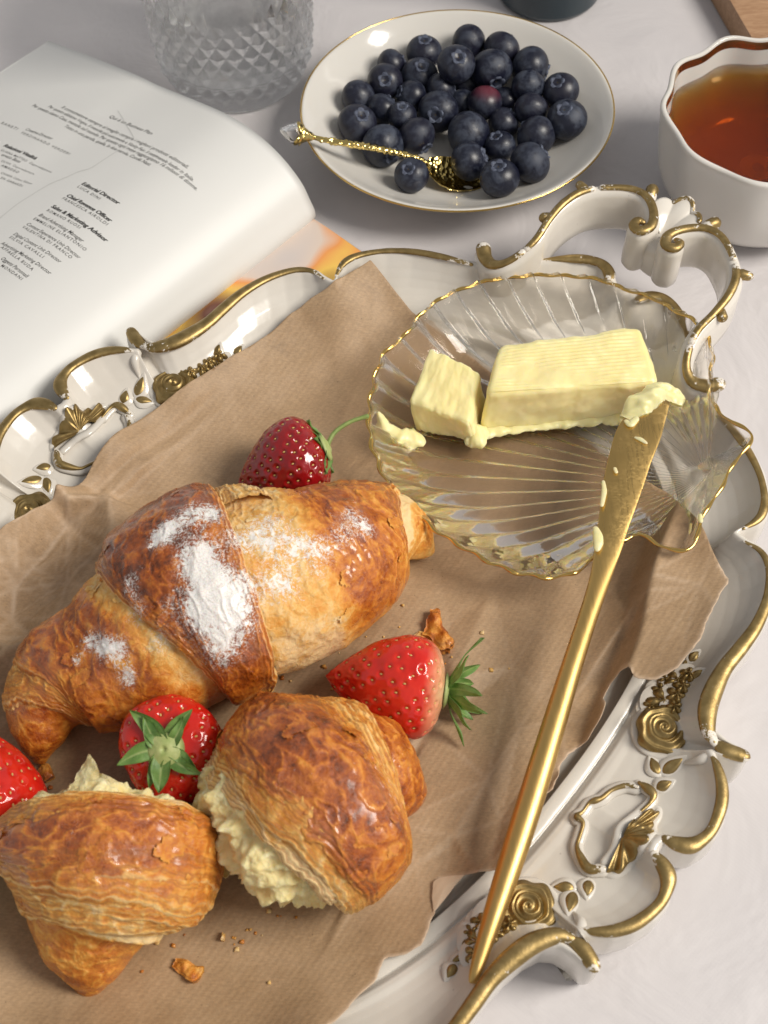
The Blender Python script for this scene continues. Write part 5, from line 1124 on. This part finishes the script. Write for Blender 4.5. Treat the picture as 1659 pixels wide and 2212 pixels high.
V, F = lathe(pin+[(pin[-1][0]+.02, TLV), (pin[-1][0]-.12, TLV-.03), (.01, TLV-.03)], 120, (*CC, 0), lambda r, z, a: (flute(r, z, a)[0], z+0*a))
o = mesh('tea', V, F, TEA); tag(o, 'clear amber black tea in the white cup', 'tea'); o['kind'] = 'thing'

# ------------------------------------------------------------------ bottle, board
BT = np.array([8.35, 51.0])
V, F = lathe(catmull([(.01, .25), (1.5, .2), (2.0, .02), (2.2, .0), (2.36, .18), (2.40, .6), (2.40, 3), (2.4, 9), (2.3, 10.5), (1.6, 12), (1.05, 13.2), (1.0, 16), (1.1, 16.1), (1.1, 16.8), (.01, 16.8)], 160), 80, (*BT, 0))
o = mesh('bottle', V, F, TEAL); tag(o, 'dark teal bottle behind the bowl, only its base in view', 'bottle')
c0 = at(1622, 79, 1.3); e1_ = at(1574, -4, 1.3)-c0; e1_ /= np.linalg.norm(e1_); e2_ = np.array([e1_[1], -e1_[0], 0])
b4 = [c0, c0+e2_*9, c0+e2_*9+e1_*16, c0+e1_*16]
V, F = rbox([p-[0, 0, 1.3] for p in b4]+b4, .15, (8, 12, 4)); o = mesh('wooden_board', V, F, WOOD); tag(o, 'plain brown wooden board behind the tea cup', 'board')

# ------------------------------------------------------------------ magazine
an = math.radians(-43.5); MW = np.array([math.cos(an), math.sin(an), 0]); MD = np.array([math.sin(an), -math.cos(an), 0])
MA = at(105, 88, .55)
def solve(u, v):
    x = (u-829.5)/FPX; y = -(v-1106)/FPX; d = CR*x+CU*y+FWD; t = ((MA-CAM)@MD)/(d@MD); P = CAM+d*t; return (P-MA)@MW, P[2]
pf = [solve(*p) for p in [(105, 88), (160, 108), (220, 131), (290, 160), (350, 188), (430, 220), (500, 252), (560, 293), (610, 340), (650, 392), (670, 432)]]
wl, zl = pf[-1]; print('page profile', np.round(pf, 2).tolist())
pf += [(wl+.22, zl-.45), (wl+.20, zl-.85), (wl-.02, zl-1.2), (wl-.3, .25)]
pf = resample(catmull(pf, 200), 160); xa = np.r_[0, np.cumsum(np.linalg.norm(np.diff(pf, axis=0), axis=1))]
ylen = np.linspace(0, 31, 90)
sag = lambda y: 1-.10*sstep(0, 20, y)
def page(xp, yp, lift=0.):
    w_ = np.interp(xp, xa, pf[:, 0]); z_ = np.interp(xp, xa, pf[:, 1]); dw = np.gradient(pf[:, 0], xa); dz_ = np.gradient(pf[:, 1], xa)
    nw, nz_ = -np.interp(xp, xa, dz_), np.interp(xp, xa, dw)
    w_ = w_+nw*lift; z_ = z_+nz_*lift
    return MA*[1, 1, 0]+w_[..., None]*MW+np.asarray(yp)[..., None]*MD+z_[..., None]*np.array([0, 0, 1.])
mag = thing('magazine', 'open glossy magazine with printed white page curling into its spine', 'magazine', (*(MA+5*MW+8*MD)[:2], 0))
Xp, Yp = np.meshgrid(xa, ylen, indexing='ij'); V = page(Xp, Yp).reshape(-1, 3); n_ = len(V); V2 = page(Xp, Yp, -.02).reshape(-1, 3)
q = quads(160, 90, flip=True); b = np.r_[np.arange(90), np.arange(1, 160)*90+89, 159*90+np.arange(88, -1, -1), np.arange(158, 0, -1)*90]; b2 = np.roll(b, -1)
mesh('left_page', np.vstack([V, V2]), np.vstack([q, q[:, ::-1]+n_, np.stack([b, b2, b2+n_, b+n_], -1)]), PAGE, mag)
# block of pages under it
nb = 120; lid = page(xa[:nb][:, None]*np.ones((1, 2)), np.array([[.12, 30.9]])*np.ones((nb, 1)), -.06); flo = lid.copy(); flo[..., 2] = .03
V = np.concatenate([lid, flo], 1); Fq = quads(nb, 4, cv=False)
V = np.stack([lid[:, 0], lid[:, 1], flo[:, 1], flo[:, 0]], 1).reshape(-1, 3); F = [tuple(int(i) for i in f) for f in quads(nb, 4, cv=True)]+[(3, 2, 1, 0), tuple((nb-1)*4+i for i in range(4))]
mesh('page_block', V, F, PAGE2, mag, smooth=False)
# right page with its picture, running under the tray's overhang
w0 = pf[-1, 0]-.1
ws = np.linspace(0, 9, 24); zr = .30+.12*np.sin(np.clip(ws/3.2, 0, 1)*np.pi)*np.exp(-ws/3)-.012*ws
def rp_(w, y, l=0): return MA*[1, 1, 0]+(w0+w)[..., None]*MW+y[..., None]*MD+(np.interp(w, ws, zr)+l)[..., None]*np.array([0, 0, 1.])
Wg, Yg = np.meshgrid(ws, np.linspace(.05, 9, 20), indexing='ij'); V = rp_(Wg, Yg).reshape(-1, 3); V2 = V.copy(); V2[:, 2] = .02; n_ = len(V); q = quads(24, 20, flip=True)
b = np.r_[np.arange(20), np.arange(1, 24)*20+19, 23*20+np.arange(18, -1, -1), np.arange(22, 0, -1)*20]; b2 = np.roll(b, -1)
mesh('right_page', np.vstack([V, V2]), np.vstack([q, q[:, ::-1]+n_, np.stack([b, b2, b2+n_, b+n_], -1)]), PAGE, mag)
Wg, Yg = np.meshgrid(np.linspace(.15, 8.8, 40), np.linspace(.08, 8.9, 40), indexing='ij'); mesh('printed_photo', rp_(Wg, Yg, .006).reshape(-1, 3), quads(40, 40, flip=True), PHOTO, mag)
# print
gxp, gyp = np.meshgrid(np.linspace(-3, 14, 341), np.linspace(0, 16, 321), indexing='ij')
gp = proj(page(np.clip(gxp, 0, None), gyp)).reshape(-1, 2); okp = (gxp >= 0).ravel() & (gxp < xa[-1]-1.6).ravel()
def topage(cx, cy):
    u, v = cx*.43, 54.9+cy*.43; d = ((gp-[u, v])**2).sum(1)+(~okp)*1e9; i = int(np.argmin(d)); return gxp.ravel()[i], gyp.ravel()[i]
def textmesh(body, sty=0):
    cu = bpy.data.curves.new('line', 'FONT'); cu.body = body; cu.size = 1; cu.offset = .012 if sty == 2 else .003; cu.space_character = 1.3 if sty == 0 else 1.; ob = bpy.data.objects.new('line', cu); COL.objects.link(ob)
    cu.resolution_u = 2; me = bpy.data.meshes.new_from_object(ob); V = np.array([v.co[:] for v in me.vertices]); F = [tuple(p.vertices) for p in me.polygons]
    bpy.data.objects.remove(ob); return V, F
LINES = [('Qui è un Business Plan', (545, 463), (757, 550), 1), ('Il consumatore sempre al meglio compra i migliori prodotti editoriali.', (308, 414), (940, 722), 1), ('Per questo abbiamo Vogue, il mensile più autorevole e Vanity Fair, il settimanale leader in Italia.', (240, 412), (967, 785), 1),
         ('Per questo siamo Casa, mensile sul mondo. Per questo ogni mese raggiungiamo 16 milioni di donne.', (158, 405), (1022, 880), 1), ('Tutto in una parola, quella. In due parole, Condé Nast.', (322, 508), (750, 708), 1),
         ('Editorial Director', (408, 800), (590, 902), 2), ('LUCA DINI', (388, 815), (497, 874), 0), ('Chief Revenue Officer', (332, 858), (551, 988), 2), ('FRANCESCA AIROLDI', (310, 872), (535, 1004), 0), ('Sales & Marketing Advisor', (255, 914), (528, 1088), 2), ('ROMANO RUOSI', (234, 930), (395, 1020), 0),
         ('Brand Advertising Manager', (192, 957), (410, 1090), 1), ('EMMELINE ELIANTONIO', (168, 974), (425, 1134), 0), ('Content Experience Unit Director', (128, 1002), (395, 1172), 1), ('VALENTINA DI FRANCO', (108, 1018), (353, 1175), 0), ('Digital Content Unit Director', (66, 1050), (297, 1194), 1), ('SILVIA CAVALLI', (44, 1064), (212, 1168), 0),
         ('Advertising Marketing Director', (2, 1094), (245, 1252), 1), ('AFFAELLA BUDA', (2, 1118), (160, 1230), 0), ('Oggetti Personali', (2, 1176), (132, 1266), 1), ('MONDANI', (2, 1212), (102, 1280), 0),
         ('Creative Director', (126, 526), (258, 574), 1), ('FERDINANDO VERDERI', (103, 544), (345, 650), 3), ('RANETI', (2, 492), (80, 526), 3), ('Relazioni Vitalità', (16, 606), (175, 674), 2), ('ULIANA MATTEO  Caporedattore', (2, 628), (255, 742), 0), ('ervato Basti', (2, 655), (95, 692), 1), ('SILVIA  Caporedattore', (2, 684), (165, 752), 0), ('AMADEO', (2, 708), (90, 742), 0), ('CHIARA Cabani Editor', (2, 742), (155, 802), 0), ('EN GABARDI', (2, 768), (108, 810), 0)]
for body, p0, p1, sty in LINES:
    a0, a1 = np.array(topage(*p0)), np.array(topage(*p1)); dv = a1-a0; ln = np.hypot(*dv)
    if sty == 3: body = ' '.join(body)
    V, F = textmesh(body, sty); wdt = V[:, 0].max()-V[:, 0].min(); x = (V[:, 0]-V[:, 0].min())/wdt; sc = ln/wdt
    sy = min(max(sc, .16), .25 if sty else .19); y = V[:, 1]*sy
    xs = x*ln+(.22*y if sty in (1, 2) else 0)
    dirn = dv/ln; perp = np.array([dirn[1], -dirn[0]])
    XP = a0[0]+xs*dirn[0]+y*perp[0]; YP = a0[1]+xs*dirn[1]+y*perp[1]
    Vv = page(XP, YP, .006)
    if sty == 2: F2 = F; V3 = page(XP+.022, YP, .0075); Vv, F = np.vstack([Vv, V3]), F+[tuple(i+len(Vv) for i in f) for f in F2]
    mesh('printed_line', Vv, F, INK, mag, smooth=False)
for pts, r_ in (([(-5, 975), (80, 905), (160, 850), (250, 800), (330, 765), (400, 735), (450, 720), (500, 690), (590, 630)], .018), ([(590, 430), (612, 460), (632, 495), (655, 530), (672, 565)], .012)):  # two thin grey curved lines laid flat on the left page
    P = catmull([topage(*p) for p in pts], 60); d = np.gradient(P, axis=0); d /= np.linalg.norm(d, axis=1, keepdims=True)+1e-9; pp = np.stack([-d[:, 1], d[:, 0]], -1)*r_
    Pa, Pb = P+pp, P-pp; V = np.vstack([page(np.maximum(Pa[:, 0], 0), Pa[:, 1], .009), page(np.maximum(Pb[:, 0], 0), Pb[:, 1], .009)]); i = np.arange(59)
    mesh('thin_grey_line', V, np.stack([i, i+1, i+61, i+60], -1), GREYLINE, mag)
